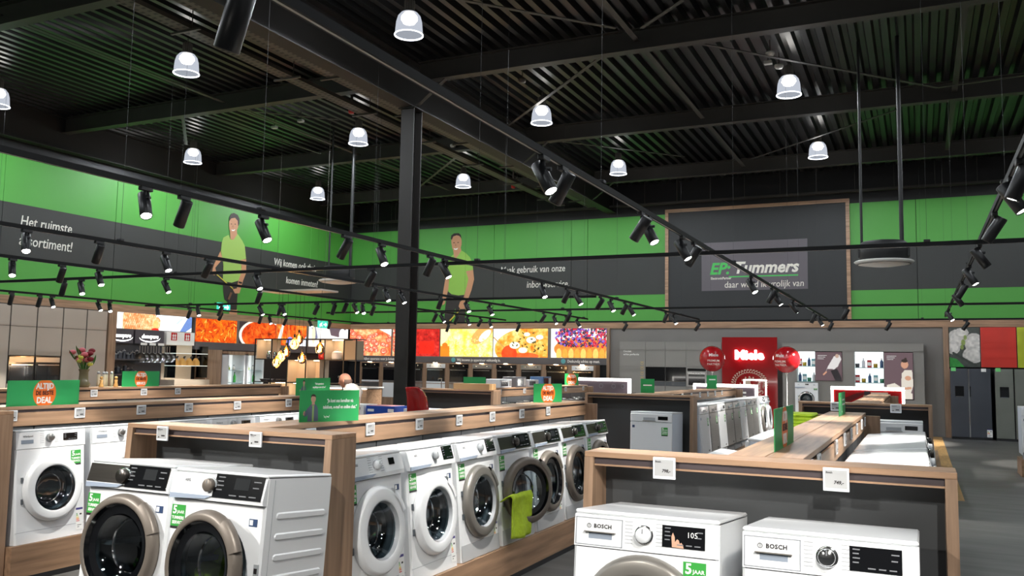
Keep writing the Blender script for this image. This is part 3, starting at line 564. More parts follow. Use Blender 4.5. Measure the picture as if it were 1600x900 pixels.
    dm = obj('drum', G().lathe([(rh, 0), (rh-.012, .03), (rh-.012, .05), (rh+.02, .06), (rh+.02, .34), (.02, .36), (0, .36)], 32, 'y', (0, 0, cz)), DRUM if kind != 'aeg_dryer' else mat('dryer_drum', (70, 72, 78), .4, metal=.3), t)
    g = G()
    for k in range(3):
        a = .5+k*2.094; g.box((-.012, .08, rh-.05), (.012, .33, rh+.018), M=Matrix.Translation((0, 0, cz)) @ Matrix.Rotation(a, 4, 'Y'))
    obj('drum_paddles', g, GREYP, dm); obj('gasket', G().lathe([(rh+.001, -.001), (rh-.022, .012), (rh-.022, .035), (rh-.01, .045)], 32, 'y', (0, 0, cz)), RUBBER, dm)
    door = obj('door', G().lathe([(rg, -.02), (rg+.004, -.046), (rg+.01, -.052), (rg+.016, -.0535), (ro-.024, -.05), (ro-.018, -.048), (ro-.005, -.034), (ro, -.014), (ro, -.003), (rg+.01, -.003)], 48, 'y', (ro, 0, 0)), K['ring'], t, (-ro, 0, cz), (0, 0, -math.radians(open_deg)))
    obj('door_glass', G().lathe([(0, K['bowl']), (.06, K['bowl']-.004), (rg*.66, K['bowl']*.72), (rg*.86, K['bowl']*.25), (rg, -.025)], 32, 'y', (ro, 0, 0)), DOORGL, door)
    obj('inner_rim', G().lathe([(rg*.97, -.028), (rg+.004, -.052)], 40, 'y', (ro, 0, 0)), GLOSSK if kind in ('aeg_dark', 'aeg_dryer', 'aeg_open') else (CHROME if kind in ('whirlpool', 'bosch') else GREYP), door)
    if kind in ('aeg_dark', 'aeg_dryer', 'aeg_open'): obj('dark_glass_ring', G().lathe([(rg*.78, -.022), (rg*.99, -.03)], 40, 'y', (ro, 0, 0)), GLOSSK, door)
    obj('glint_ring', G().lathe([(rg*.62, K['bowl']*.8), (rg*.66, K['bowl']*.66)], 32, 'y', (ro, 0, 0)), CHROME, door)
    if K['tab']: obj('door_handle', G().lathe([(ro-.035, -.056), (ro+.004, -.05), (ro+.016, -.03), (ro+.012, -.012), (ro-.01, -.01)], 10, 'y', (ro, 0, 0), .35, 1.0), K['ring'], door)
    for a in (-.08, .08): B('hinge', (-.004, -.012, a-.02), (.006, 0.0, a+.02), RUBBER, door)
    if open_deg: B('door_latch', (ro+.002, -.002, cz-.03), (ro+.03, .002, cz+.03), GREYP, t); B('latch_slot', (ro+.006, -.004, cz-.012), (ro+.024, -.001, cz+.012), PDARK, t)
    if K['kick']: B('kick_strip', (-.297, -.0025, .004), (.297, .0, .115), mat('kick_grey', (186, 188, 190), .4), t)
    else: B('kick_seam', (-.297, -.0008, .085), (.297, .0003, .088), GREYP, t)
    if K['stick']: sticker(t, *K['stick'])
    if K['energy']: energy(t, .215, .035)
    if kind.startswith('aeg'): 
        bd = B('inverter_badge', (.21, -.0016, .6), (.26, -.0005, .635), mat('badge_blue', (54, 74, 110), .4), t); B('badge_print', (.214, -.0022, .606), (.234, -.0012, .63), PWHITE, bd)
    if ribs:
        for k in range(7):
            zr = .06+k*.098; pts = []
            for i in range(13): a = math.pi/2+math.pi*i/12; pts.append((.1+.018*math.cos(a), zr+.018*math.sin(a)))
            for i in range(13): a = -math.pi/2+math.pi*i/12; pts.append((depth-.05+.018*math.cos(a), zr+.018*math.sin(a)))
            n = len(pts); cy = sum(p[0] for p in pts)/n; g = G()
            inn = [(cy+(p[0]-cy)*.985, zr+(p[1]-zr)*.62) for p in pts]
            g.add([(.2991, p[0], p[1]) for p in pts]+[(.3045, p[0], p[1]) for p in inn], [(i, (i+1) % n, (i+1) % n+n, i+n) for i in range(n)]+[tuple(range(n, 2*n))]); obj('side_rib', g, WHITE, t)
        B('side_seam', (.299, .052, .02), (.3002, .055, .82), GREYP, t)
    for sx in (-.25, .25):
        for sy in (.06, depth-.06): obj('foot', G().tube((sx, sy, -.001), (sx, sy, .012), .02, 10), RUBBER, t)
    return t
def dishwasher(steel=False, depth=DM, screen=True):
    t = thing('dishwasher', '', 'dishwasher'); fm = STEEL if steel else WHITE
    B('body', (-.299, .03, .06), (.299, depth, .822), SIDEW if not steel else GREYP, t, .004); B('top_lid', (-.3, .012, .822), (.3, depth, HM), WHITE2, t, .006)
    d = B('door', (-.299, 0, .11), (.299, .03, .7), fm, t, .006); B('kick_plate', (-.295, .03, 0), (.295, .05, .105), GREYP, t)
    p = B('control_panel', (-.299, -.004, .704), (.299, .03, .82), fm, t, .008); B('handle_recess', (-.11, -.0055, .725), (.06, -.003, .765), GREYP if not steel else GLOSSK, p, .001)
    if screen: B('display', (.1, -.0055, .735), (.24, -.003, .785), GLOSSK, p)
    B('door_handle_lip', (-.12, -.012, .716), (.07, -.003, .722), CHROME, p)
    b = B('blue_label', (-.27, -.0012, .62), (-.235, .0003, .655), mat('badge_blue', (54, 74, 110), .4), d); b['label'] = 'small blue sticker'
    sticker(t, .15, .53, y=-.0016); B('energy_label', (.1, -.001, .14), (.17, .0003, .16), PDARK, d)
    return t
PROTO = {}
def place(kind, label, corner, yaw, tilt=TILT, group=None, depth=DM, **kw):
    # corner: top front-left corner as seen from the front
    k = (kind, depth, tuple(sorted(kw.items())))
    if k not in PROTO:
        PROTO[k] = dishwasher(kind == 'dish_steel', depth) if kind.startswith('dish') else washer(kind, depth, **kw); o = PROTO[k]
    else: o = copy_tree(PROTO[k])
    W = Vector((math.cos(yaw), math.sin(yaw), 0)); n = Vector((-math.sin(yaw), math.cos(yaw), 0)); U = n*math.sin(tilt)+Vector((0, 0, math.cos(tilt)))
    o.location = Vector(corner)+W*.299-U*HM; o.rotation_euler = (-tilt, 0, yaw)
    tag(o, label, 'dishwasher' if kind.startswith('dish') else ('dryer' if 'dryer' in kind else 'washing machine'), group); return o
HP = math.pi/2
# ---- right end stand with the two machines
endcap('right end stand', 'wooden end stand holding the two nearest white machines at lower right', -1.47, .13, 3.98, 4.2, 1.25, .222, 3.33)
place('bosch', 'white washing machine with silver door ring, dark touch display and green sticker, lower right', (-1.313, 3.45, 1.065), 0, group='washers on the right end stand')
place('bosch2', 'white washing machine with chrome knob at the bottom right corner beside the aisle', (-.612, 3.36, 1.07), 0, group='washers on the right end stand')
price_tag((-1.075, 3.975, 1.243), F_Y, 'white price tag reading 798 above the silver-ringed washer', .105, .098, 'Bosch', '798,-'); price_tag((-.33, 3.975, 1.243), F_Y, 'white price tag reading 749 above the chrome-knob machine', .105, .098, 'Bosch', '749,-')
run('right gondola', 'long gondola with wooden top behind the right end stand', -.66, 4.21, 9.35, seam0=4.4, reach=.76)
tagrow(-.66, 1, 1.25, [4.5, 4.86, 5.9, 6.6, 7.25, 7.9, 8.6, 9.1], F_X, 'the right gondola')
for i in range(7):
    kd = ['bosch2', 'bosch', 'bosch2', 'aeg_white', 'aeg_dark', 'aeg_white', 'aeg_dark'][i]
    place(kd, 'white washer seen by its top, %s in the row right of the wooden gondola' % ORD[i], (.04, 4.35+.665*i, 1.113), HP, group='washers right of the right gondola', depth=.5)
for i, (y, zt) in enumerate(((6.35, 1.09), (8.05, 1.09), (8.7, 1.09), (9.34, 1.09))):
    place('dish', 'white dishwasher seen by its top, %s in the row left of the wooden gondola' % ORD[i], (-1.32, y, zt), -HP, group='dishwashers left of the right gondola', depth=.5)
# ---- centre end stand and its row
endcap('centre end stand', 'wooden end stand holding the bronze-ringed dryer and washer at lower left', -4.45, -2.9, 3.9, 4.125, 1.262, .268, 3.24)
place('aeg_dryer', 'white dryer with dark metal panel and wide bronze door ring at lower left', (-4.084, 3.36, 1.115), 0, group='machines on the centre end stand')
place('aeg_open', 'white washer with bronze door ajar and lime towel in its drum', (-3.43, 3.32, 1.112), 0, group='machines on the centre end stand', depth=.5, open_deg=7, ribs=True)
price_tag((-4.14, 3.893, 1.256), F_Y, 'white price tag above the bronze-ringed dryer', .088, .085, 'AEG'); price_tag((-3.42, 3.893, 1.256), F_Y, 'white price tag above the washer with the ajar door', .088, .085, 'AEG')
run('centre gondola', 'long gondola with wooden top behind the centre row of washers', -3.83, 4.14, 9.95, seam0=5.498)
tagrow(-3.83, 1, 1.25, [onx(px, py, -3.66)[1] for px, py in ((485, 662), (578, 657), (655, 648), (717, 642), (769, 636), (815, 632), (856, 628))], F_X, 'the centre gondola')
kinds = ['aeg_white_small', 'aeg_white', 'aeg_grey', 'aeg_dark', 'aeg_dark', 'aeg_dark', 'aeg_dark']
desc = ['white washer with tiny display next to the wooden end panel', 'white washer with white door ring and black display', 'white washer with grey door ring and white panel', 'washer with dark metal panel, open door and hanging lime towel', 'dark-panelled washer just behind the one with the towel', 'dark-panelled washer second behind the one with the towel', 'dark-panelled washer last in the centre row']
for i in range(7):
    kw = {'open_deg': 22.0} if i == 3 else {}
    place(kinds[i], desc[i], (-3.0, 4.155+.664*i, 1.113), HP, group='washers in the centre row', depth=.5, **kw)
# ---- left row
endcap('left edge stand', 'wooden end stand at the left edge of the picture', -7.75, -6.1, 4.0, 4.31, 1.26, .25, 3.3)
run('left gondola', 'long gondola with wooden top behind the left washers', -6.97, 4.32, 9.5, seam0=5.009)
tagrow(-6.97, 1, 1.25, [onx(px, py, -6.8)[1] for px, py in ((18, 634), (125, 631), (221, 627), (295, 624), (371, 620), (451, 617))], F_X, 'the left gondola')
for i in range(6):
    place('whirlpool', 'white washer with broad white door ring, %s in the left row' % ORD[i] if i else 'white washer with broad white door ring nearest in the left row', (-6.14, 4.36+.665*i, 1.113), HP, group='washers in the left row', depth=.5)
# ---- far left counter row
xg = -9.95
run('far left gondola', 'far left wooden gondola in front of the kitchen display', xg-.17, 5.0, 11.9, zt=1.28, seam0=5.2, sides=(1,))
tagrow(xg-.17, 1, 1.28, [onx(px, py, xg)[1] for px, py in ((147, 605), (225, 603), (278, 601))], F_X, 'the far left gondola')
# ---- signs on the gondolas
def sign_at(fn, label, p0, p1, z, C, *a, **k):
    # p0,p1 lower corners (pixels) on the shelf top at height z near centre line C
    A = onx(*p0, C); Bq = onx(*p1, C); y0, y1 = A[1], Bq[1]; return y0, y1
deal_sign('large green sign with orange disc reading ALTIJD DE BESTE DEAL on the left gondola', (-6.84, 5.1, 1.25), math.radians(92), .7, .215)
sy = [onx(px, 604, xg-.1)[1] for px in (190, 248)]; deal_sign('green sign with orange disc reading ALTIJD DE BESTE SERVICE on the far left gondola', (xg-.1, sum(sy)/2, 1.28), math.radians(90), sy[1]-sy[0], .215, 'SERVICE')
quote_sign('green portrait sign about telephone and chat on the centre gondola', (-3.71, 4.95, 1.25), math.radians(66), .46, .215, ['"Je kunt ons bereiken via', 'telefoon, e-mail en online chat."'], 'Dave')
sy = [onx(px, 615, -6.9)[1] for px in (463, 514)]; quote_sign('green portrait sign about old appliances on the left gondola', (-6.9, sum(sy)/2, 1.25), math.radians(88), sy[1]-sy[0], .215, ['"Oude apparaten en', 'verpakkingen nemen wij mee"'], 'Dave')
deal_sign('green sign with orange oval near the far end of the centre gondola', (-3.85, 9.2, 1.25), math.radians(66), .44, .21)
deal_sign('green sign with orange stripe nearest on the right gondola', (-.655, 4.82, 1.25), math.radians(90), .7, .21)
quote_sign('narrow green sign at the far end of the right gondola', (-.66, 8.7, 1.25), math.radians(90), .7, .21, ['#', '#'], 'Dave')
# ---- towels
def cloth(nx, ny, fn): 
    g = G(); vs = [fn(i/(nx-1), j/(ny-1)) for j in range(ny) for i in range(nx)]
    g.add(vs, [(j*nx+i, j*nx+i+1, (j+1)*nx+i+1, (j+1)*nx+i) for j in range(ny-1) for i in range(nx-1)], True); return g
ty0, ty1, tz0, tz1 = onx(797, 806, -2.83)[1], onx(829, 806, -2.83)[1], onx(812, 776, -2.83)[2], onx(812, 840, -2.83)[2]
def hang(u, v):
    y = ty0+(ty1-ty0)*u+.01*math.sin(u*9+v*2); x = -2.83+.01*math.sin(u*14+1)+.008*math.cos(v*7)
    if v < .25: return (x-.1+.4*v, y, tz0-.03+.05*math.sin(v/.25*math.pi/2))
    return (x+.01*math.sin(v*5+u*6), y, tz0+.02+(tz1-tz0)*(v-.25)/.75-.02*math.sin(u*2.5))
tw = tag(obj('towel', cloth(14, 18, hang), LIME), 'lime green towel hanging from the open washer door', 'towel'); md = tw.modifiers.new('thick', 'SOLIDIFY'); md.thickness = .008
tp = ony(312, 884, 3.5)
tw = tag(obj('towel', G().ball((tp[0]+.04, 3.5, tp[2]-.02), .13, 16, 10, (1.0, .8, .42)).ball((tp[0]+.1, 3.57, tp[2]+.04), .09, 14, 8, (.6, .8, .7)), LIME), 'crumpled lime towel inside the drum of the ajar washer', 'towel')
for k in range(5):
    g = G(); 
    g.box((-.15, -.22, 0), (.15, .22, .032), .014); o = obj('folded_towel', g, LIME, None, (-1.08+.01*(k % 2), 9.02+.012*k, 1.075+.033*k), (0, 0, .06*((k % 3)-1))); tag(o, 'folded lime towel, %s from the bottom of the pile by the right gondola' % ORD[k], 'towel', 'pile of folded lime towels')
# ================================================================ murals on the walls
SKIN1 = mat('mural_skin', (204, 150, 112), .6); POLO = mat('mural_polo', (146, 196, 82), .6); HAIRM = mat('mural_hair', (46, 34, 28), .6); TROUS = mat('mural_trousers', (46, 42, 42), .6); YEL = mat('mural_tape', (214, 196, 70), .6)
def mural(label, org, sc, fn, loc, fr, layers):
    t = thing('wall_figure', label, 'wall print', loc, 0, 'life-size printed figures'); o = Vector(loc)
    for k, (nm, pts, m) in enumerate(layers):
        P = [fn(org[0]+x/sc, org[1]+y/sc) for x, y in pts]
        P = [((p[0]-o.x, p[2]-o.z) if fr is F_Y else (p[1]-o.y, p[2]-o.z)) for p in P]
        a = sum(P[i][0]*P[(i+1) % len(P)][1]-P[(i+1) % len(P)][0]*P[i][1] for i in range(len(P)))
        if a < 0: P = P[::-1]
        obj(nm, slab(P, fr, .002+.0012*k, .001), m, t)
def bar(x0, y0, x1, y1, w_): d = math.hypot(x1-x0, y1-y0); nx, ny = -(y1-y0)/d*w_, (x1-x0)/d*w_; return [(x0+nx, y0+ny), (x1+nx, y1+ny), (x1-nx, y1-ny), (x0-nx, y0-ny)]
def blob(x, y, rx, ry): return [(x+rx*math.cos(a), y+ry*math.sin(a)) for a in np.linspace(0, 2*math.pi, 13)[:-1]]
mural('printed man in green polo on the back wall right of the column', (670, 350), 5.62, lambda x, y: ony(x, y, 25.55), (-14.0, 25.555, 3.06), F_Y, [
    ('trousers', [(165, 600), (200, 618), (260, 627), (312, 622), (320, 700), (317, 880), (245, 880), (240, 790), (232, 740), (195, 880), (135, 880), (140, 760), (155, 660)], TROUS),
    ('left_arm', [(145, 480), (180, 475), (175, 560), (160, 620), (140, 700), (120, 715), (118, 650), (130, 570)], SKIN1),
    ('shirt', [(195, 285), (222, 262), (235, 305), (262, 270), (285, 232), (325, 255), (360, 290), (382, 340), (390, 402), (335, 414), (347, 480), (318, 622), (260, 627), (200, 617), (170, 592), (178, 500), (163, 400), (172, 330)], POLO),
    ('right_arm', [(326, 415), (389, 402), (398, 485), (375, 580), (345, 660), (322, 745), (275, 747), (262, 722), (275, 682), (303, 665), (312, 620), (335, 540), (347, 480)], SKIN1),
    ('neck', [(214, 230), (222, 285), (235, 306), (262, 272), (286, 232), (280, 205)], SKIN1),
    ('face', [(197, 125), (199, 170), (206, 212), (222, 242), (240, 257), (262, 246), (279, 215), (288, 180), (289, 150), (283, 120), (270, 100), (245, 94), (214, 104)], SKIN1),
    ('hair', [(194, 128), (198, 100), (222, 82), (262, 80), (282, 96), (288, 132), (280, 118), (268, 104), (245, 99), (215, 110), (202, 142)], HAIRM),
    ('left_eye', blob(222, 165, 8, 3.5), HAIRM), ('right_eye', blob(258, 163, 8, 3.5), HAIRM), ('mouth', [(218, 212), (236, 218), (258, 210), (248, 226), (228, 227)], PWHITE), ('nose', [(236, 165), (230, 193), (245, 194)], mat('mural_skin_shade', (184, 128, 96), .6)),
    ('tape_measure', bar(185, 850, 275, 755, 5), YEL)])
mural('printed man in light green polo with tape measure on the left wall', (310, 320), 5.0, lambda x, y: onx(x, y, -18.39), (-18.395, 19.5, 3.06), F_X, [
    ('legs', [(238, 815), (303, 815), (303, 872), (245, 872)], SKIN1),
    ('shorts', [(192, 615), (205, 598), (262, 606), (316, 572), (322, 600), (302, 650), (306, 700), (299, 822), (235, 822), (228, 760), (203, 740), (195, 680)], TROUS),
    ('left_arm', [(172, 362), (190, 420), (165, 452), (132, 492), (140, 530), (125, 552), (106, 540), (112, 498), (125, 460), (150, 410)], SKIN1),
    ('shirt', [(195, 255), (235, 235), (250, 270), (272, 275), (303, 225), (312, 235), (342, 280), (362, 320), (372, 422), (330, 432), (336, 500), (322, 590), (260, 608), (205, 600), (190, 590), (195, 480), (190, 425), (176, 362), (182, 300)], mat('mural_polo_lime', (158, 196, 96), .6)),
    ('right_arm', [(328, 430), (373, 425), (373, 530), (350, 590), (335, 640), (320, 692), (285, 692), (268, 660), (300, 653), (310, 600), (330, 540), (337, 490)], SKIN1),
    ('neck', [(247, 205), (250, 268), (272, 276), (302, 232), (300, 200)], SKIN1),
    ('face', [(240, 125), (238, 165), (242, 195), (252, 215), (270, 226), (292, 212), (308, 180), (314, 150), (306, 118), (285, 98), (255, 100)], SKIN1),
    ('hair', [(238, 130), (241, 95), (255, 71), (276, 64), (306, 79), (321, 110), (319, 150), (309, 168), (306, 125), (286, 102), (256, 106)], HAIRM),
    ('left_eye', blob(256, 150, 6, 3), HAIRM), ('right_eye', blob(286, 151, 6, 3), HAIRM), ('mouth', [(255, 192), (270, 197), (287, 190), (278, 204), (262, 205)], PWHITE), ('nose', [(268, 152), (261, 176), (274, 177)], mat('mural_skin_shade', (184, 128, 96), .6)),
    ('wrist_watch', [(314, 598), (340, 604), (335, 619), (311, 611)], PDARK), ('tape_measure', bar(125, 530, 268, 655, 3.5), YEL), ('pouch', bar(232, 740, 255, 685, 8), mat('mural_leather', (110, 78, 56), .6))])
HAND = dict(shear=.12, bold=.004, sx=.8, depth=.004)
def wall_lines(nm, label, lines, fr, size, m):
    t = thing('wall_lettering', label, 'wall lettering', lines[0][1], 0, 'handwritten slogans on the charcoal band'); o = Vector(lines[0][1])
    for b, p in lines: text(b, size, m, t, Vector(p)-o, fr, align='LEFT', **HAND)
CHALK = mat('chalk_white', (222, 222, 212), .6)
wall_lines('w', 'white handwritten slogan about the widest range on the left wall', [('Het ruimste', (-18.395, 12.83, 4.76)), ('assortiment!', (-18.395, 12.83, 4.32))], F_X, .34, CHALK)
wall_lines('w', 'white handwritten slogan about measuring at home beside the wall corner', [('Wij komen ook thuis', (-18.395, 21.4, 4.83)), ('komen inmeten!', (-18.395, 22.0, 4.3))], F_X, .31, CHALK)
wall_lines('w', 'white handwritten slogan about the built-in service on the back wall', [('Maak gebruik van onze', (-12.45, 25.555, 4.8)), ('inbouwservice.', (-11.5, 25.555, 4.3))], F_Y, .31, CHALK)
# ---- logo board
t = thing('logo_board', 'large charcoal board in a wooden frame carrying the shop logo', 'board', (-4.28, 25.54, 3.05))
B('board_panel', (-2.55, -.02, 0), (2.58, .06, 3.37), mat('logo_charcoal', (38, 40, 41), .6, noise=.05, nscale=1), t)
for a, b in (((-2.6, -.06, 0), (-2.5, .06, 3.42)), ((2.53, -.06, 0), (2.63, .06, 3.42)), ((-2.5, -.06, 3.32), (2.53, .06, 3.42))): B('frame_bar', a, b, WX, t)
B('logo_screen', (-1.5, -.03, .92), (1.5, -.0, 2.35), mat('logo_grey', (92, 86, 92), .5), t)
LG = mat('logo_green', (66, 190, 84), .5); LW = mat('logo_white', (230, 226, 214), .5)
text('EP:', .47, LG, t, (-.98, -.036, 1.55), F_Y, bold=.03, shear=.25); text('Tummers', .47, LW, t, (.33, -.036, 1.56), F_Y, bold=.03, shear=.25, sx=.99)
B('green_underline', (-.7, -.036, 1.3), (1.24, -.03, 1.335), LG, t); text('ElectronicPartner', .1, LW, t, (-.93, -.036, 1.28), F_Y, bold=.02, sx=.85)
text('daar word ik vrolijk van', .27, LW, t, (.28, -.036, 1.08), F_Y, shear=.1, sx=.86)
# ================================================================ light boxes with food pictures
def food(kind, W, Hh, seed):
    c = Cv(W, Hh, (255, 255, 255)); n1 = c.nz(6, seed); n2 = c.nz(14, seed+1); n3 = c.nz(30, seed+2); f = n1*.5+n2*.3+n3*.2; r = np.random.RandomState(seed); R = c.R
    if kind == 'pasta':
        c.ramp(f, [(120, 20, 0), (210, 60, 0), (240, 110, 10), (250, 160, 40)])
        for i in range(60):
            x, y, a = r.rand()*R, r.rand(), r.rand()*3; L = .1+.1*r.rand(); k = ((255, 150, 30), (250, 120, 20), (255, 190, 80), (200, 40, 10))[r.randint(4)]
            c.line(x, y, x+L*math.cos(a), y+L*math.sin(a), .03, (150, 40, 0)); c.line(x, y, x+L*math.cos(a), y+L*math.sin(a), .022, k)
    elif kind == 'bowl':
        c.a[:] = np.array((50, 40, 44))/255; c.ell(R*.62, .4, R*.62, .75, (240, 230, 215)); c.ell(R*.64, .4, R*.57, .68, (200, 60, 10)); m = ((c.X-R*.64)/(R*.57))**2+((c.Y-.4)/.68)**2 < 1; k = Cv(W, Hh, (0, 0, 0)); k.ramp(f, [(60, 10, 0), (190, 50, 5), (240, 90, 20), (255, 160, 60)]); c.a[m] = k.a[m]
        for i in range(7): a = r.rand()*3; x, y = R*(.3+.6*r.rand()), .2+.6*r.rand(); c.line(x, y, x+.25*math.cos(a), y+.25*math.sin(a), .035, (255, 120, 40), .7)
    elif kind == 'orange':
        c.ramp(f, [(110, 20, 0), (220, 60, 5), (250, 120, 30), (255, 190, 90)])
        for i in range(12): x = r.rand()*R; c.line(x, 1, x+.3*(r.rand()-.5), .3, .012, (255, 170, 90), .7)
        c.poly([(0, 0), (.3, 0), (.55, 1), (.4, 1)], (250, 244, 236)); c.ell(R*.45, .12, .28, .3, (140, 150, 240)); c.poly([(R*.75, 0), (R, 0), (R, .5)], (230, 236, 250))
    elif kind == 'cook':
        c.a[:] = np.array((250, 248, 244))/255; c.poly([(.2, 1), (.55, 1), (.75, .45), (.5, .35)], (110, 120, 150)); c.poly([(R*.5, 1), (R*.95, 1), (R*.75, .55), (R*.55, .62)], (90, 80, 90)); c.ell(R*.85, .7, .3, .3, (246, 248, 255)); c.ell(R*.35, .3, .35, .1, (236, 200, 150)); c.rect(0, 0, R, .12, (236, 226, 214)); c.ell(R*.12, .6, .14, .45, (250, 228, 190))
    elif kind == 'salami':
        c.ramp(f, [(200, 50, 20), (235, 110, 60), (250, 190, 130), (255, 235, 200)])
        for i in range(34):
            x, y = r.rand()*R, r.rand(); q = .09+.05*r.rand(); c.ell(x, y, q*1.15, q*.8, (180, 24, 16)); c.ell(x, y, q, q*.68, (244, 120, 90)); 
            for j in range(5): c.ell(x+(r.rand()-.5)*q, y+(r.rand()-.5)*q*.8, .018, .014, (255, 226, 200))
        c.poly([(R*.7, 1), (R, 1), (R, .75)], (252, 250, 244))
    elif kind == 'tomato':
        c.ramp(f, [(90, 10, 8), (180, 24, 20), (215, 50, 40), (240, 120, 90)]); c.rect(R*.4, .1, R*.85, .55, (235, 34, 16), .85); c.poly([(0, 1), (.12, 1), (.3, 0), (0, 0)], (240, 180, 110), .8)
    elif kind == 'gratin':
        c.ramp(f, [(250, 190, 30), (255, 225, 90), (255, 244, 170), (255, 255, 240)]); c.ell(0, .75, .3, .3, (255, 236, 180)); c.rect(0, 0, R*.18, .38, (250, 130, 30)); c.ell(R*.09, .4, .12, .1, (250, 120, 30)); c.ell(R*.8, .8, .5, .25, (240, 170, 90), .6); c.ell(R*.85, .75, .3, .13, (250, 240, 220), .7)
        for i in range(160): x, y = R*.18+r.rand()*R*.82, r.rand()*.7; c.ell(x, y, .03, .012, ((255, 250, 200), (255, 214, 70), (250, 236, 140))[r.randint(3)], r.rand()*3)
    elif kind == 'pizza':
        c.a[:] = np.array((252, 248, 240))/255; m = ((c.X-R*.75)/(R*.72))**2+((c.Y-.3)/.75)**2 < 1; k = Cv(W, Hh, (0, 0, 0)); k.ramp(f, [(214, 60, 10), (245, 150, 40), (255, 205, 110), (255, 240, 190)]); c.a[m] = k.a[m]; c.ell(R*.3, .12, .3, .3, (226, 50, 14), al=.8); c.ell(R*.6, .05, .5, .12, (230, 60, 20), al=.7)
        for x, y, q in ((.4, .42, .17), (.7, .6, .16), (.55, .25, .14), (.85, .7, .12), (.62, .8, .1)): c.ell(R*x, y, q*1.2, q*.7, (255, 246, 220))
        for i in range(22): c.ell(R*(.3+.7*r.rand()), .2+.65*r.rand(), .05, .022, (60, 66, 24), rot=r.rand()*3)
        c.line(0, .7, R*.2, .35, .02, (190, 150, 80))
    elif kind == 'berries':
        c.a[:] = np.array((253, 246, 232))/255; c.ell(R*.62, .3, R*.56, .42, (214, 130, 50)); 
        for i in range(9): c.ell(R*(.15+.11*i), .12, .1, .2, ((246, 196, 100), (230, 160, 60))[i % 2])
        for i in range(520):
            a, q = r.rand()*6.28, math.sqrt(r.rand()); x, y = R*.62+R*.55*q*math.cos(a), .72+.42*q*math.sin(a)
            if y < .38: continue
            k = ((200, 20, 40), (226, 36, 60), (70, 50, 130), (30, 24, 60), (24, 18, 40), (190, 14, 36), (120, 90, 190))[r.randint(7)]; s_ = .03+.018*r.rand(); c.ell(x, y, s_, s_, k); c.ell(x-.008, y+.01, .007, .007, (255, 200, 220))
    elif kind == 'waffle':
        c.a[:] = np.array((250, 252, 255))/255; m = ((c.X-R*.32)/(R*.27))**2+((c.Y-.45)/.75)**2 < 1; k = Cv(W, Hh, (0, 0, 0)); k.ramp(f, [(214, 90, 40), (240, 150, 90), (250, 200, 150), (255, 232, 200)]); c.a[m] = k.a[m]
        for i in range(8): c.line(R*.1+i*.17, -.2, R*.1+i*.17+.7, 1.1, .012, (180, 70, 30), .6); c.line(R*.1+i*.17, 1.1, R*.1+i*.17+.6, -.2, .012, (180, 70, 30), .5)
        c.rect(R*.58, 0, R, 1, (248, 252, 255)); c.rect(0, 0, R*.12, 1, (250, 252, 255)); c.ell(R*.52, .35, .22, .3, (255, 190, 110), al=.8); c.ell(R*.52, .02, .3, .12, (230, 40, 30)); c.poly([(R*.84, 0), (R*.95, 1), (R, 1), (R, .3), (R*.92, 0)], (100, 130, 190)); c.poly([(R*.78, .5), (R*.86, .9), (R*.88, .86), (R*.81, .48)], (190, 206, 236))
    return c.grain(40, seed+5, .12)
def lightbox(label, kinds, spans, z0, z1, wall, emit, seed):
    # spans: list of (a,b) along the wall in metres
    a0, b0 = spans[0][0], spans[-1][1]
    if wall == 'L':
        t = thing('light_box', label, 'light box', (-18.38, a0, z0)); B('box_frame', (-.04, 0, -.02), (.1, b0-a0, z1-z0+.01), mat('frame_alu', (120, 116, 112), .4), t)
    else:
        t = thing('light_box', label, 'light box', (a0, 25.5, z0)); B('box_frame', (0, -.06, -.02), (b0-a0, .05, z1-z0+.01), mat('frame_alu', (120, 116, 112), .4), t)
    for i, (k, (a, b)) in enumerate(zip(kinds, spans)):
        hh = 90; W = max(24, int(hh*(b-a)/(z1-z0))); c = food(k, W, hh, seed+i*11); pm = printmat('print_lit_%.2f' % emit, emit)
        if wall == 'L': me = c.mesh('picture', (.104, a-a0+.01, 0), (0, b-a-.02, 0), (0, 0, z1-z0))
        else: me = c.mesh('picture', (a-a0+.01, -.064, 0), (b-a-.02, 0, 0), (0, 0, z1-z0))
        obj('picture_'+k, me, pm, t)
    return t
lightbox('light box with grilled waffle picture above the cookware on the left wall', ['waffle'], [(15.36, 18.0)], 2.45, 2.86, 'L', 1.25, 3)
lightbox('long light box of orange food pictures on the left wall', ['pasta', 'bowl', 'orange', 'cook'], [(18.13, 19.77), (19.85, 21.5), (21.5, 23.0), (23.1, 25.3)], 2.2, 2.86, 'L', 1.1, 21)
lightbox('light box with salami and tomato pictures on the back wall around the column', ['salami', 'salami', 'tomato'], [(-18.3, -16.55), (-16.5, -15.98), (-15.96, -14.62)], 1.95, 2.87, 'B', 1.15, 50)
lightbox('light box with egg, pizza and berry tart pictures on the back wall', ['gratin', 'pizza', 'berries'], [(-14.6, -12.62), (-12.61, -10.66), (-10.57, -8.7)], 1.95, 2.87, 'B', 1.15, 80)
STRIP = mat('strip_grey', (92, 90, 94), .5); TEAL = mat('icon_teal', (90, 170, 180), .5)
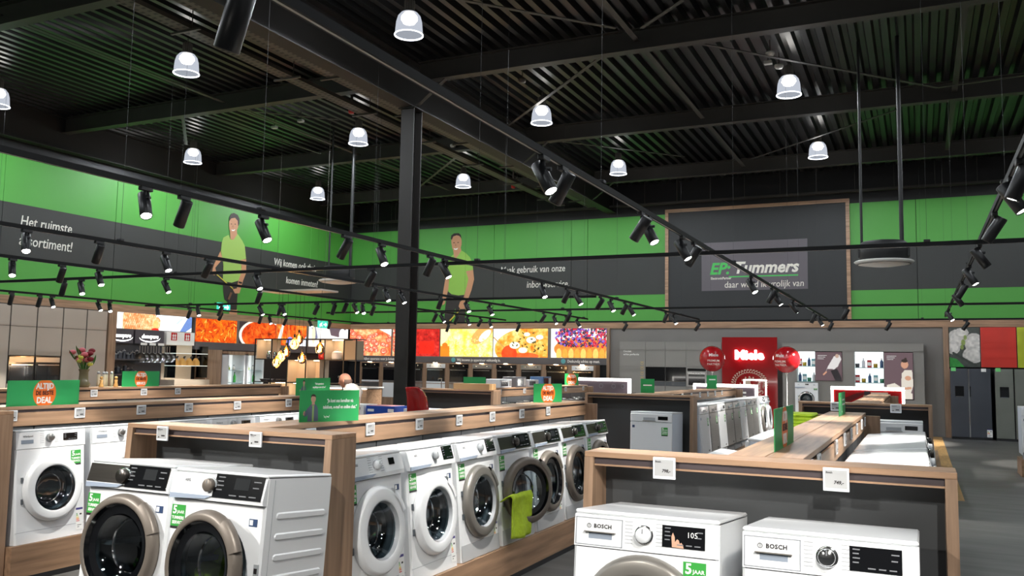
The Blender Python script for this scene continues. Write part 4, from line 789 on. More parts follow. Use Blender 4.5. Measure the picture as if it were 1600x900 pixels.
def strip(label, along, a, b, z0, z1, txts):
    if along == 'y': t = thing('text_strip', label, 'text strip', (-18.3, a, z0)); B('strip_board', (-.1, 0, 0), (.06, b-a, z1-z0), STRIP, t)
    else: t = thing('text_strip', label, 'text strip', (a, 25.45, z0)); B('strip_board', (0, 0, 0), (b-a, .1, z1-z0), STRIP, t)
    for s, c in txts:
        if along == 'y': text(s, .12, PWHITE, t, (.064, c-a, (z1-z0)/2), F_X, align='LEFT', bold=.015, sx=.8); obj('round_icon', slab(blob(c-a-.14, (z1-z0)/2, .08, .08), F_X, .061, .003), TEAL, t)
        else: text(s, .125, PWHITE, t, (c-a, -.004, (z1-z0)/2), F_Y, align='LEFT', bold=.015, sx=.8); obj('round_icon', slab(blob(c-a-.14, (z1-z0)/2, .08, .08), F_Y, .001, .003), TEAL, t)
strip('grey strip of white text under the orange food pictures', 'y', 18.13, 25.3, 1.98, 2.18, [('Eigen monteurs', 21.0)])
strip('grey strip of white text under the back wall pictures', 'x', -18.3, -8.7, 1.74, 1.94, [('Kom kijken apparaten voor je koken.', -17.9), ('Wij bouwen je apparatuur vakkundig in.', -13.95), ('Deskundig advies op maat.', -10.0)])
# pictures above the fridges
def orchid(): 
    c = Cv(60, 84, (70, 76, 70)); R = c.R
    for x, y, a, b in ((.18, .72, .2, .22), (.1, .5, .16, .18), (.58, .6, .22, .25), (.55, .3, .24, .2), (.3, .86, .16, .12)): c.ell(x, y, a, b, (206, 202, 196)); c.ell(x, y, a*.7, b*.7, (224, 220, 214))
    for x, y, q in ((.33, .62, .05), (.38, .74, .04), (.3, .5, .04)): c.ell(x, y, q, q*1.5, (150, 170, 90))
    c.poly([(0, 0), (.35, 0), (.18, .2), (0, .25)], (50, 150, 60)); c.line(.1, .35, .6, .05, .03, (60, 66, 60)); return c.grain(20, 4, .2)
for lb, c, a, b in (('white orchid picture above the first fridge', orchid(), .73, 1.45), ('plain red picture above the second fridge', Cv(12, 16, (214, 50, 34)).grain(6, 2, .1), 1.46, 2.27), ('yellow-green picture at the right edge of the wall', Cv(12, 16, (186, 196, 40)).grain(6, 5, .2), 2.28, 3.1), ('plain orange picture beyond the right edge', Cv(12, 16, (220, 120, 40)).grain(6, 5, .2), 3.11, 3.9)):
    t = thing('wall_picture', lb, 'picture', (a, 25.44, 1.83), group='square pictures above the fridges'); B('picture_board', (0, 0, 0), (b-a-.01, .03, 1.03), PWHITE, t); obj('picture_print', c.mesh('p', (0, -.002, 0), (b-a-.01, 0, 0), (0, 0, 1.03)), printmat('print_matte'), t)
# ---- fridges
FR1 = mat('fridge_black_steel', (84, 88, 96), .35, metal=.6, noise=.06, nscale=2); FR2 = mat('fridge_grey_steel', (132, 136, 128), .35, metal=.5, noise=.06, nscale=2)
for x, m, lb in ((.72, FR1, 'dark steel side-by-side fridge next to the wooden post'), (1.72, FR2, 'grey-green steel side-by-side fridge, second from the wooden post'), (2.68, FR2, 'steel side-by-side fridge beyond the right edge')):
    t = thing('american_fridge', lb, 'fridge', (x, 24.92, 0), group='side-by-side fridges'); B('cabinet', (0, .06, .03), (.91, .7, 1.77), DPANEL, t)
    l = B('left_door', (0, 0, .06), (.4, .06, 1.79), m, t, .006); r_ = B('right_door', (.43, 0, .06), (.91, .06, 1.79), m, t, .006); B('door_gap', (.4, .02, .06), (.43, .06, 1.78), CHROME if m is FR1 else GLOSSK, t)
    d = B('dispenser', (.1, -.006, 1.08), (.3, .002, 1.34), GLOSSK, l, .004); B('drip_tray', (.12, -.012, 1.07), (.28, -.002, 1.085), CHROME, d)
    if m is FR1: B('grip', (.43, -.004, 1.08), (.455, .002, 1.34), GLOSSK, r_)
    B('service_sticker', (.02, -.003, 1.72), (.13, .0, 1.81), mat('sticker_pale_green', (120, 220, 130), .5), l); B('price_card', (.7, -.003, 1.71), (.81, .0, 1.79), PWHITE, r_)
    if m is FR1: energy(r_, .79, .08, -.003, .12, .2)
    B('base_rail', (0, .03, 0), (.91, .1, .055), GLOSSK, t)
# ================================================================ Miele area in the middle of the back wall
B('alcove_wall', (-8.6, Y1-.1, 0), (.59, Y1-.02, 2.87), GREYW, wb)
t = thing('cabinet_wall', 'grey handleless cabinet wall with dark niches left of the red panel', 'cabinet', (-8.15, 25.02, 0))
B('carcass', (0, .03, 0), (3.05, .45, 2.45), GREYC, t)
for i, (a, b) in enumerate(((0, .8), (.8, 1.4), (1.4, 2.02), (2.02, 2.64), (2.64, 3.05))):
    B('upper_front', (a+.004, 0, 1.712), (b-.004, .03, 2.2), GREYC, t); B('header_front', (a+.004, 0, 2.206), (b-.004, .03, 2.45), GREYC, t); B('base_front', (a+.004, 0, .08), (b-.004, .03, 1.15), GREYC, t)
B('tall_front', (.004, 0, 1.15), (.796, .03, 1.706), GREYC, t); B('tall_front', (2.644, 0, 1.15), (3.046, .03, 1.706), GREYC, t)
for a, b in ((.81, 1.39), (1.41, 2.01)): B('niche', (a, .005, 1.3), (b, .028, 1.7), GLOSSK, t); B('niche_lower', (a, .005, 1.155), (b, .028, 1.28), DPANEL, t)
ov = B('oven_front', (2.03, -.01, 1.16), (2.63, .028, 1.7), STEEL, t); B('oven_window', (2.09, -.014, 1.2), (2.57, -.008, 1.5), GLOSSK, ov); B('oven_handle', (2.08, -.05, 1.53), (2.58, -.03, 1.555), CHROME, ov); B('oven_panel', (2.06, -.014, 1.6), (2.6, -.008, 1.68), GLOSSK, ov)
text('Ontdek', .08, PWHITE, t, (.12, -.004, 2.16), F_Y, align='LEFT', bold=.01); text('echte perfectie', .08, PWHITE, t, (.12, -.004, 2.07), F_Y, align='LEFT', bold=.01)
GOLD = mat('gold_print', (190, 164, 110), .5)
for k in range(5): obj('gold_ornament', G().lathe([(.03, -.002), (.045, -.002)], 12, 'y', (.7, 0, 1.2+k*.15)).box((.64, -.003, 1.25+k*.15), (.76, -.001, 1.262+k*.15)), GOLD, t)
t = thing('brand_panel', 'tall glossy red panel with glowing white lettering and a crest', 'panel', (-4.31, 24.9, 0)); B('red_panel', (-.76, 0, 0), (.76, .06, 2.58), REDG, t)
text('Miele', .36, mat('letter_glow', (255, 250, 250), .5, emit=5), t, (0, -.04, 2.07), F_Y, bold=.035, depth=.02, sx=1.02)
CRE = mat('crest_cream', (214, 190, 170), .5)
for k in range(22):
    a = -.25+k*(math.pi+.5)/21; x, z = .42*math.cos(a), 1.28+.34*math.sin(a); obj('crest_curl', G().lathe([(.028, -.002), (.044, -.002)], 12, 'y', (x, -.002, z), a, a+4.6), CRE, t); obj('crest_leaf', slab(blob(x*1.14, 1.28+(z-1.28)*1.14, .03, .018), F_Y, .002, .002), CRE, t)
for k in range(16): a = k*math.pi/8; obj('crest_dot', slab(blob(.27*math.cos(a), 1.16+.3*math.sin(a), .022, .03), F_Y, .002, .002), CRE, t)
obj('crest_horse', slab([(-.1, 1.0), (-.09, 1.2), (-.14, 1.3), (-.05, 1.42), (.03, 1.46), (.08, 1.4), (.02, 1.34), (.06, 1.2), (.12, 1.28), (.16, 1.18), (.08, 1.0)], F_Y, .002, .002), CRE, t)
for s in (-1, 1):
    for k in range(6): obj('crest_scroll', G().lathe([(.03, -.002), (.05, -.002)], 12, 'y', (s*(.28+.05*(k % 2)), -.002, .5+k*.11), k, k+4.4), CRE, t)
# right cabinets with lit shelves and posters
t = thing('cabinet_wall', 'grey cabinet wall with lit product shelves and posters right of the red panel', 'cabinet', (-3.43, 25.02, 0))
for a, b in ((0, .38), (.86, .88), (1.56, 1.86), (2.58, 2.6), (3.3, 3.55)): B('carcass_panel', (a, 0, 0), (b, .45, 2.21), GREYC, t)
B('header', (0, 0, 2.2), (3.55, .45, 2.42), GREYC, t); B('back_board', (0, .4, 0), (3.55, .45, 2.2), GREYC, t); B('under_front', (.88, .01, 0), (1.56, .4, 1.4), GREYC, t); B('under_front', (2.6, .01, 0), (3.3, .4, .95), GREYC, t)
LITB = mat('lit_back', (236, 246, 248), .5, emit=1.1); SHELFG = mat('glass_shelf', (150, 176, 178), .2)
PRODC = [(60, 90, 130), (210, 210, 214), (180, 40, 44), (120, 170, 180), (90, 90, 96), (200, 170, 60), (70, 140, 110), (220, 224, 230)]
for nm, a, b, zs in (('left', .38, .86, (1.38, 1.8)), ('right', 1.86, 2.58, (.95, 1.38, 1.78))):
    B('lit_back_panel', (a, .36, zs[0]), (b, .39, 2.2), LITB, t)
    for z in zs: B('shelf', (a, .02, z-.02), (b, .36, z), SHELFG, t)
    for zi, z in enumerate(zs):
        n_ = 5 if nm == 'right' else 4
        for k in range(n_):
            x = -3.43+a+.07+(b-a-.12)*k/(n_-1); m = mat('prod%d' % ((k*3+zi*2) % 8), PRODC[(k*3+zi*2) % 8], .4); kd = (k+zi) % 3
            o = thing('care_product', '%s product pack, %s from left on the %s shelf of the %s lit cabinet' % (['bottle-shaped', 'boxed', 'small round'][kd], ORD[k], ['lowest', 'middle' if len(zs) > 2 else 'upper', 'top'][zi], nm), 'product', (x, 25.16, z), group='care products in the lit cabinets')
            if kd == 0: obj('bottle', G().lathe([(0, 0), (.04, 0), (.042, .02), (.042, .16), (.018, .2), (.018, .22), (0, .22)], 12), m, o); obj('cap', G().tube((0, 0, .22), (0, 0, .25), .02, 10), PWHITE, o)
            elif kd == 1: B('carton', (-.055, -.04, 0), (.055, .04, .2), m, o, .004); B('carton_label', (-.045, -.042, .05), (.045, -.04, .14), PWHITE, o)
            else: obj('tub', G().lathe([(0, 0), (.05, 0), (.055, .09), (.05, .1), (0, .1)], 14), m, o); obj('lid', G().lathe([(0, .11), (.052, .11), (.052, .098)], 14), PWHITE, o)
def poster(label, x, z0, z1, w_, art):
    t = thing('poster', label, 'poster', (x, 24.995, z0), group='posters in the grey cabinet wall'); B('poster_board', (0, 0, 0), (w_, .02, z1-z0), PDARK, t); obj('poster_print', art.mesh('p', (0, -.003, 0), (w_, 0, 0), (0, 0, z1-z0)), printmat('print_glow', .75), t)
    for i in range(3): B('text_line', (.06, -.005, z1-z0-.1-i*.045), (.3-.04*i, -.003, z1-z0-.085-i*.045), PWHITE, t)
c = Cv(60, 68, (104, 82, 88)); c.poly([(.62, .85), (.8, .9), (.86, .75), (.74, .5), (.62, .4), (.4, .42), (.34, .3), (.42, .5)], (232, 228, 226)); c.poly([(.5, .35), (.72, .42), (.86, .1), (.86, 0), (.66, 0)], (40, 36, 40)); c.line(.36, .3, .28, .22, .025, (220, 160, 130)); c.ell(.72, .86, .06, .07, (200, 170, 150)); poster('mauve poster with a figure in a white shirt bending over', -2.56, 1.41, 2.18, .68, c)
c = Cv(60, 106, (108, 86, 92)); c.poly([(.32, .15), (.34, .55), (.4, .62), (.54, .62), (.56, .3), (.5, .1)], (232, 224, 210)); c.ell(.4, .74, .07, .085, (216, 160, 130)); c.ell(.4, .82, .06, .04, (50, 36, 30)); c.ell(.42, .86, .025, .025, (50, 36, 30)); c.poly([(.02, .1), (.05, .3), (.2, .34), (.4, .2), (.54, .12), (.54, 0), (.05, 0)], (236, 228, 214)); c.ell(.46, .45, .06, .05, (214, 160, 130)); c.line(.3, .22, .5, .24, .025, (214, 160, 130)); poster('mauve poster with a seated figure in cream clothes', -.83, .97, 2.18, .69, c)
place('miele', 'white washing machine with chrome door under the left lit shelf', (-3.08, 24.8, 1.345), 0, 0, 'washers at the grey cabinet wall')
# balloons
for x, rz, lb, tx in ((-4.94, .25, 'red balloon on a stick left of the glowing lettering', 1), (-3.05, -.5, 'red balloon on a stick right of the glowing lettering', 1)):
    t = thing('balloon', lb, 'balloon', (x, 23.0, 0), rz, 'red balloons on sticks'); pr = [(max(1e-4, .335*math.sin(a)), 1.945-.335*math.cos(a)*(1.0 if a > 1.57 else 1.04)) for a in np.linspace(0, math.pi, 15)]
    b = obj('balloon_skin', G().lathe(pr, 28), REDB, t); obj('stick', G().tube((0, 0, .02), (0, 0, 1.6), .008, 8), PWHITE, t); obj('stick_foot', G().lathe([(0, 0), (.16, 0), (.16, .015), (.02, .03), (0, .03)], 20), GREYP, t); obj('cup', G().lathe([(.01, 1.56), (.04, 1.6), (.05, 1.62)], 12), PWHITE, t)
    for bd, s, dz in (('Miele', .11, .09), ('PREMIUM', .075, -.06), ('PARTNER', .075, -.15)):
        me = text_me(bd, s, .02, 0, 'CENTER', .0, 1.0, 1.0)
        for v in me.vertices: X_, Z_ = v.co.x+.02, v.co.y+dz; v.co = (X_, -math.sqrt(max(.001, .337**2-X_*X_-Z_*Z_))-.002, 1.945+Z_)
        obj('lettering', me, mat('balloon_print', (226, 196, 190), .5), b)
# counters with glowing frames
def glow_counter(label, x0, x1, y, z0, z1, m, kind):
    t = thing('glow_counter', label, 'display counter', (x0, y, 0), group='counters with glowing edges'); w_ = x1-x0
    B('counter_base', (.06, .05, 0), (w_-.06, .65, z0), GREYC, t); B('header_panel', (.03, 0, z0-.02), (w_-.03, .06, z1), m, t)
    B('light_edge_top', (0, -.02, z1-.02), (w_, .08, z1+.045), LEDW, t); 
    for a in (0, w_-.05): B('light_edge_side', (a, -.02, z0-.02), (a+.05, .08, z1), LEDW, t)
    if kind == 1:
        for i in range(2): B('text_line', (w_-.72, -.004, z1-.16-.09*i), (w_-.25, .0, z1-.12-.09*i), PWHITE, t)
    if kind == 2: obj('printed_swirl', slab([(.05, z0+.03), (.5, z1-.08), (.7, z1-.06), (.3, z0+.02)], F_Y, .001, .002), mat('deep_red', (90, 14, 16), .3), t); B('printed_carton', (w_*.55, -.004, z0), (w_*.78, .0, z1-.06), CREAM, t); B('printed_dark', (w_*.46, -.004, z0), (w_*.54, .0, z1-.04), PDARK, t)
    if kind == 0:
        for a in (.35, .55, .7): obj('printed_ring', G().lathe([(.04, -.002), (.055, -.002)], 14, 'y', (w_*a+.3, 0, (z0+z1)/2)), PGREY, t)
glow_counter('counter with glowing white top edge and dark front beside the berry picture', -7.83, -6.25, 20.0, 1.08, 1.36, mat('mauve_front', (104, 92, 100), .3), 0)
glow_counter('counter with glowing white frame and dark front below the red panel', -4.8, -3.34, 20.3, .92, 1.28, mat('mauve_front', (104, 92, 100), .3), 1)
glow_counter('counter with glowing white frame around a red picture at right', -1.65, -.27, 19.0, 1.0, 1.31, REDG, 2)
t = thing('light_gate', 'slim white glowing frame standing before the crest', 'light frame', (-3.95, 22.0, 0)); B('post', (0, 0, 0), (.03, .03, 1.42), LEDW, t); B('beam', (0, 0, 1.4), (.55, .03, 1.43), LEDW, t); B('post', (.52, 0, 0), (.55, .03, 1.42), LEDW, t)
# ================================================================ far gondolas
endcap('dark dishwasher stand', 'dark end stand with a white dishwasher in the middle distance', -4.62, -2.96, 12.5, 12.75, 1.27, .2, 11.8)
place('dish', 'white dishwasher standing alone in the dark end stand', (-3.71, 11.9, 1.05), 0, 0.03, 'dishwashers in the middle distance')
run('dishwasher gondola', 'gondola with wooden top behind the dark dishwasher stand', -3.79, 12.76, 19.3, zt=1.27, seam0=13.0)
for i in range(8):
    place('dish_steel' if i not in (0, 2, 5) else 'dish', '%s dishwasher, %s in the row behind the dark end stand' % ('steel-fronted' if i not in (0, 2, 5) else 'white', ORD[i]), (-2.98, 12.95+.64*i, 1.12), HP, group='dishwashers behind the dark end stand')
for i in range(2): place('aeg_white' if i else 'aeg_grey', 'white washer with round door, %s at the far end of the dishwasher row' % ('last' if i else 'next to last'), (-2.95, 18.1+.64*i, 1.12), HP, group='washers at the end of the dishwasher row')
tagrow(-3.79, 1, 1.27, [13.2+.65*i for i in range(8)], F_X, 'the dishwasher gondola')
endcap('black end stand at right', 'black end stand with wooden edge and grey appliance at right in the middle distance', -1.47, .14, 12.2, 12.45, 1.25, .2, 11.5)
place('dish', 'pale grey dishwasher top showing in front of the black end stand at right', (-.57, 11.62, 1.07), 0, 0.03, 'dishwashers in the middle distance')
for x in (-1.0, -.28): price_tag((x, 12.19, 1.25), F_Y, 'grey price tag on the black end stand, %s of two' % ('left' if x < -.5 else 'right'), .13, .11)
run('black-ended gondola', 'gondola with wooden top behind the black end stand at right', -.66, 12.46, 17.6, seam0=12.6, far_gable=True)
for i in range(5): place('dish_steel' if i % 2 else 'dish', 'dishwasher by the fridge aisle, %s behind the black end stand' % ORD[i], (.12, 12.65+.65*i, 1.1), HP, group='dishwashers by the fridge aisle')
endcap('dark-backed stand by the ovens', 'wooden end stand with dark back in front of the oven wall', -7.98, -6.42, 13.0, 13.28, 1.25, .3, 12.3)
run('hob gondola', 'far gondola with hobs in front of the oven wall', -7.2, 13.3, 19.2, zt=1.25, seam0=13.5)
tagrow(-7.2, 1, 1.25, [14.5+1.1*i for i in range(5)], F_X, 'the hob gondola')
def portrait_sign(lb, loc, rz, w_, h_): return board('small_green_sign', lb, loc, rz, w_, h_, 'small green signs far back')
s_ = portrait_sign('small green sign on the wooden stand before the ovens', (-7.25, 13.9, 1.25), .5, .4, .2); B('text_line', (0, -.004, .05), (.16, -.0026, .075), PWHITE, s_)
deal_sign('small green and orange sign far back on the hob gondola', (-7.2, 18.6, 1.25), .9, .36, .26)
s_ = portrait_sign('pale green sign on the dark dishwasher stand', (-3.9, 13.4, 1.27), .5, .22, .22); B('text_line', (-.07, -.004, .11), (.07, -.0026, .13), PWHITE, s_)
s_ = portrait_sign('green sign on the dishwasher gondola before the glowing counter', (-3.79, 17.6, 1.27), 1.0, .28, .27); B('text_line', (-.08, -.004, .17), (.1, -.0026, .195), PWHITE, s_)
for i in range(5):
    t = thing('gas_hob', 'dark gas hob, %s on the far hob gondola' % ORD[i], 'hob', (-6.62, 14.0+.95*i, .3), group='hobs on the far gondola'); B('stand', (-.28, -.3, 0), (.28, .3, .66), DPANEL, t); B('hob_glass', (-.28, -.3, .66), (.28, .3, .69), GLOSSK, t, .004)
    for a in (-.14, .14):
        for b in (-.15, .15): obj('burner', G().lathe([(0, .02), (.05, .02), (.06, 0), (0, 0)], 12, 'z', (a, b, .69)), STEEL, t)
for i, (y, w_, h_, m) in enumerate(((14.8, .5, .16, 'prod7'), (15.5, .45, .2, 'prod4'), (16.1, .5, .14, 'prod1'), (16.8, .42, .2, 'prod0'))):
    t = thing('microwave', '%s small appliance, %s on top of the hob gondola' % (['pale', 'grey', 'silver', 'blue-grey'][i], ORD[i]), 'microwave', (-7.2, y, 1.25), HP, 'small appliances on the hob gondola'); B('case', (-w_/2, -.15, 0), (w_/2, .15, h_), mat(m, PRODC[int(m[-1])], .4), t, .006); B('door_window', (-w_/2+.04, -.154, .03), (w_/2-.16, -.149, h_-.03), GLOSSK, t); B('knob_panel', (w_/2-.12, -.154, .03), (w_/2-.02, -.149, h_-.03), STEEL, t)
t = thing('carton', 'flat brown carton lying on the wooden stand before the ovens', 'box', (-6.85, 13.14, 1.25)); B('carton_body', (-.34, -.13, 0), (.34, .13, .1), KRAFT, t, .003); B('tape', (-.342, -.02, 0), (.342, .02, .101), mat('tape_tan', (196, 164, 120), .4), t)
# boxed goods on low tables between
def table(label, x, y, w_, d_, h_, rz=0):
    t = thing('low_table', label, 'table', (x, y, 0), rz, 'low wooden tables'); B('table_top', (-w_/2, -d_/2, h_-.03), (w_/2, d_/2, h_), WX, t, .003)
    for a in (-1, 1):
        for b in (-1, 1): B('leg', (a*(w_/2-.04)-.02, b*(d_/2-.04)-.02, 0), (a*(w_/2-.04)+.02, b*(d_/2-.04)+.02, h_-.03), WZ, t)
table('low wooden table with blue boxes behind the centre gondola', -7.97, 11.9, .98, .6, .8)
BLUE = mat('box_blue', (28, 74, 168), .45)
t = thing('appliance_box', 'bright blue appliance box behind the centre gondola', 'box', (-7.75, 11.85, .8)); B('carton_body', (-.27, -.2, 0), (.27, .2, .19), BLUE, t, .003); B('label_print', (-.24, -.203, .1), (-.12, -.2, .14), PWHITE, t); B('label_print', (.14, -.203, .1), (.25, -.2, .15), PWHITE, t); B('pink_top', (-.26, -.19, .19), (.2, .19, .194), mat('pink_top', (230, 160, 160), .5), t)
t = thing('appliance_box', 'white appliance box with green mark left of the blue box', 'box', (-8.23, 11.85, .8)); B('carton_body', (-.16, -.2, 0), (.16, .2, .2), PWHITE, t, .003); B('green_mark', (-.05, -.203, .02), (.08, -.2, .07), STGREEN, t); B('grey_mark', (-.12, -.203, .12), (.1, -.2, .16), PGREY, t)
table('low wooden table with a hob and a red and white carton', -6.82, 12.0, 1.28, .46, .82)
t = thing('boxed_hob', 'white table-top hob behind the centre gondola', 'hob', (-7.12, 11.98, .82)); B('hob_body', (-.28, -.2, 0), (.28, .2, .14), WHITE2, t, .004); B('black_glass', (-.2, -.204, .03), (.1, -.199, .11), GLOSSK, t)
t = thing('appliance_box', 'red and white flat carton right of the table-top hob', 'box', (-6.5, 11.98, .82)); B('carton_body', (-.34, -.2, 0), (.34, .2, .12), PWHITE, t, .003); B('red_lid', (-.34, -.2, .12), (.34, .2, .135), mat('lid_red', (176, 30, 36), .4), t); B('red_print', (-.3, -.203, .05), (-.1, -.2, .09), mat('lid_red', (176, 30, 36), .4), t)
# red shell chair by the column
t = thing('shell_chair', 'red shell-backed chair beside the foot of the column', 'chair', (ony(642, 618, 11.12)[0], 11.12, 0), math.radians(-35), None)
g = G()
for i in range(13):
    th = -1.25+i*2.5/12
    for j in range(9):
        ph = -1.1+j*2.2/8; g.v.append((.25*math.sin(th)*math.cos(ph*.5), .3*math.cos(th)*math.cos(ph)-.05, .98+.36*math.sin(ph)))
g.f = [(i*9+j, (i+1)*9+j, (i+1)*9+j+1, i*9+j+1) for i in range(12) for j in range(8)]; g.smooth = [True]*len(g.f)
o = obj('shell_back', g, REDB, t); md = o.modifiers.new('thick', 'SOLIDIFY'); md.thickness = .03
obj('seat', G().lathe([(0, .62), (.24, .63), (.28, .66), (.27, .7), (0, .7)], 24), REDB, t); obj('pedestal', G().tube((0, 0, .03), (0, 0, .62), .03, 12), CHROME, t); obj('foot_plate', G().lathe([(0, 0), (.24, 0), (.24, .015), (.04, .03), (0, .03)], 24), CHROME, t)
# right edge appliance
endcap_t = thing('wooden_plinth', 'low wooden plinth at the right edge of the floor', 'plinth', (2.3, 16.75, 0)); B('plinth_body', (-.83, -.35, 0), (.83, .35, .28), WX, endcap_t, .003)
place('dish', 'white appliance cut off by the right edge above a wooden plinth', (1.5, 16.5, 1.125), 0, 0, 'appliances at the right edge')
place('dish', 'white appliance beyond the right edge on the wooden plinth', (2.2, 16.5, 1.125), 0, 0, 'appliances at the right edge')
# ================================================================ kitchen wall at left
xf = -17.85
ys = [9.2, 9.85, 10.48, 11.12, 11.75, 12.39, 13.02, 13.67, 14.30, 14.88]
for i, (a, b) in enumerate(zip(ys[:-1], ys[1:])):
    ovn = i in (5, 6)
    t = thing('tall_cabinet', 'taupe tall kitchen cabinet %s, %s from the wooden pillar' % ('with built-in black oven' if ovn else 'with plain doors', ORD[len(ys)-2-i]), 'cabinet', (xf, a, 0), 0, 'taupe tall kitchen cabinets'); w_ = b-a
    B('carcass', (-.56, .005, 0), (-.02, w_-.005, 2.84), mat('carcass_dark', (60, 56, 54), .6), t); B('top_door', (-.02, .014, 2.36), (0, w_-.014, 2.82), TAUPE, t, .002)
    if ovn:
        B('middle_door', (-.02, .014, 1.72), (0, w_-.014, 2.352), TAUPE, t, .002); B('base_door', (-.02, .014, .1), (0, w_-.014, 1.1), TAUPE, t, .002)
        o = B('oven', (-.03, .02, 1.12), (.0, w_-.02, 1.7), GLOSSK, t); B('oven_panel', (0, .03, 1.57), (.006, w_-.03, 1.68), STEEL, o); B('oven_handle', (.02, .06, 1.5), (.04, w_-.06, 1.52), CHROME, o); B('oven_window', (0, .06, 1.16), (.004, w_-.06, 1.46), mat('oven_glass', (40, 42, 44), .1, coat=.6), o)
    else: B('tall_door', (-.02, .014, .1), (0, w_-.014, 2.352), TAUPE, t, .002)
struct('trim_5', G().box((-18.44, 14.9, 0), (-17.82, 15.12, 2.87)), WZ)
# cookware display
DKG = mat('display_dark', (66, 66, 72), .5)
t = thing('cookware_display', 'dark cookware display wall with two lit oval logos', 'display', (-18.3, 15.15, 0)); B('back_wall', (-.1, 0, 0), (0, 1.85, 2.44), DKG, t)
for a, b in ((.1, .8), (.86, 1.8)):
    h = B('header_panel', (0, a, 2.08), (.12, b, 2.42), mat('header_mauve', (78, 74, 82), .5), t); cy = (a+b)/2
    text('demeyere', .15, mat('logo_lit', (255, 255, 250), .5, emit=2.5), h, (.124, cy, 2.27), F_X, bold=.02, shear=.25, sx=.9)
    pts = [(cy+.34*math.cos(u), 2.25+.13*math.sin(u)) for u in np.linspace(math.pi*1.02, math.pi*1.98, 14)]+[(cy+.34*math.cos(u), 2.25+.1*math.sin(u)) for u in np.linspace(math.pi*1.98, math.pi*1.02, 14)]
    obj('logo_swoosh', slab(pts, F_X, .121, .004), mat('logo_lit', (255, 255, 250), .5, emit=2.5), h)
for z in (1.3, 1.68): B('shelf', (0, .02, z-.03), (.35, 1.0, z), mat('shelf_dark', (80, 80, 86), .4), t)
B('hang_rail', (.3, .8, 2.02), (.32, 1.85, 2.04), BLACK, t)
for k in range(3): B('rail_card', (.33, .86+.28*k, 2.04), (.335, 1.06+.28*k, 2.1), PWHITE, t)
B('base_cabinet', (0, 0, 0), (.5, 1.85, .95), DKG, t)
for k in range(11):
    z = 1.68 if k < 7 else 1.3; y = 15.25+.13*(k if k < 7 else (k-7)*1.7)
    o = thing('cooking_pot', 'steel %s, %s from left on the %s cookware shelf' % (('tall pot', 'saucepan', 'coffee pot')[k % 3], ORD[k if k < 7 else k-7], 'upper' if k < 7 else 'lower'), 'pot', (-18.12, y, z), group='steel pots on the cookware shelves'); r_ = .05+.012*(k % 3); h_ = (.2, .11, .16)[k % 3]
    obj('pot_body', G().lathe([(0, 0), (r_, 0), (r_, h_), (r_+.006, h_+.004)], 16), CHROME, o); obj('lid', G().lathe([(r_, h_), (r_*.6, h_+.02), (0, h_+.03)], 16), STEEL, o); obj('lid_knob', G().ball((0, 0, h_+.04), .012, 8, 6), STEEL, o); obj('handle', G().tube((0, r_, h_*.7), (.02, r_+.06, h_*.75), .007, 6), STEEL, o)
for k in range(12):
    y = 15.98+.085*(k % 4)+.36*(k//4); z = 1.72
    o = thing('frying_pan', 'shiny pan hanging by its handle, %s from left on the cookware rail' % ORD[k], 'pan', (-17.96, y, z), group='pans hanging on the rail'); 
    me = G().lathe([(0, .0), (.1, .0), (.125, .045)], 20, 'z'); me.v = [(p[2]*.9+p[1]*.35, p[1], p[0]) for p in me.v]; obj('pan_bowl', me, CHROME if k % 2 else DKSTEEL, o); B('pan_handle', (-.006, -.009, .12), (.006, .009, .3), STEEL, o)
# knife display
t = thing('knife_display', 'white knife display with red square emblems and glass shelves', 'display', (-18.3, 17.02, 0)); B('back_wall', (-.1, 0, 0), (0, 1.05, 2.44), CREAM, t); h = B('header_panel', (0, .02, 2.08), (.12, 1.0, 2.43), PWHITE, t)
for y in (.27, .74):
    e = B('red_emblem', (.12, y-.1, 2.2), (.126, y+.1, 2.41), mat('emblem_red', (190, 30, 34), .4), h)
    for s in (-.035, .035): obj('twin_figure', slab([(y+s-.03, 2.22), (y+s-.01, 2.3), (y+s-.035, 2.34), (y+s-.01, 2.35), (y+s, 2.39), (y+s+.01, 2.35), (y+s+.035, 2.34), (y+s+.01, 2.3), (y+s+.03, 2.22)], F_X, .1265, .002), PWHITE, e)
for z in (1.53, 1.86): B('glass_shelf', (0, .1, z-.015), (.4, 1.25, z), mat('shelf_lit', (236, 240, 232), .3, emit=.5), t)
for a in (.1, 1.24): B('glass_side', (0, a, 1.2), (.4, a+.01, 2.06), CLEAR, t)
B('base_cabinet', (0, 0, 0), (.5, 1.25, 1.15), CREAM, t)
for k in range(4):
    o = thing('knife_block', 'wooden knife block, %s from left on the glass shelf' % ORD[k], 'knife block', (-18.12, 17.3+.25*k, 1.53), .0, 'knife blocks on the glass shelf'); obj('block', G().prism([(-.06, 0), (.1, 0), (.1, .1), (.0, .2), (-.06, .14)], 0, -.05, .05), mat('block_wood', (206, 156, 84), .5), o)
    for j in range(4): obj('knife_handle', G().tube((-.03+.02*j, .04, .17), (-.03+.02*j, .1, .25), .008, 6), PDARK, o)
t = thing('wood_partition', 'tall wooden partition between knife display and lit fridge', 'partition', (-18.2, 18.3, 0)); B('partition_panel', (-.2, 0, 0), (.2, .62, 1.98), WZ, t)
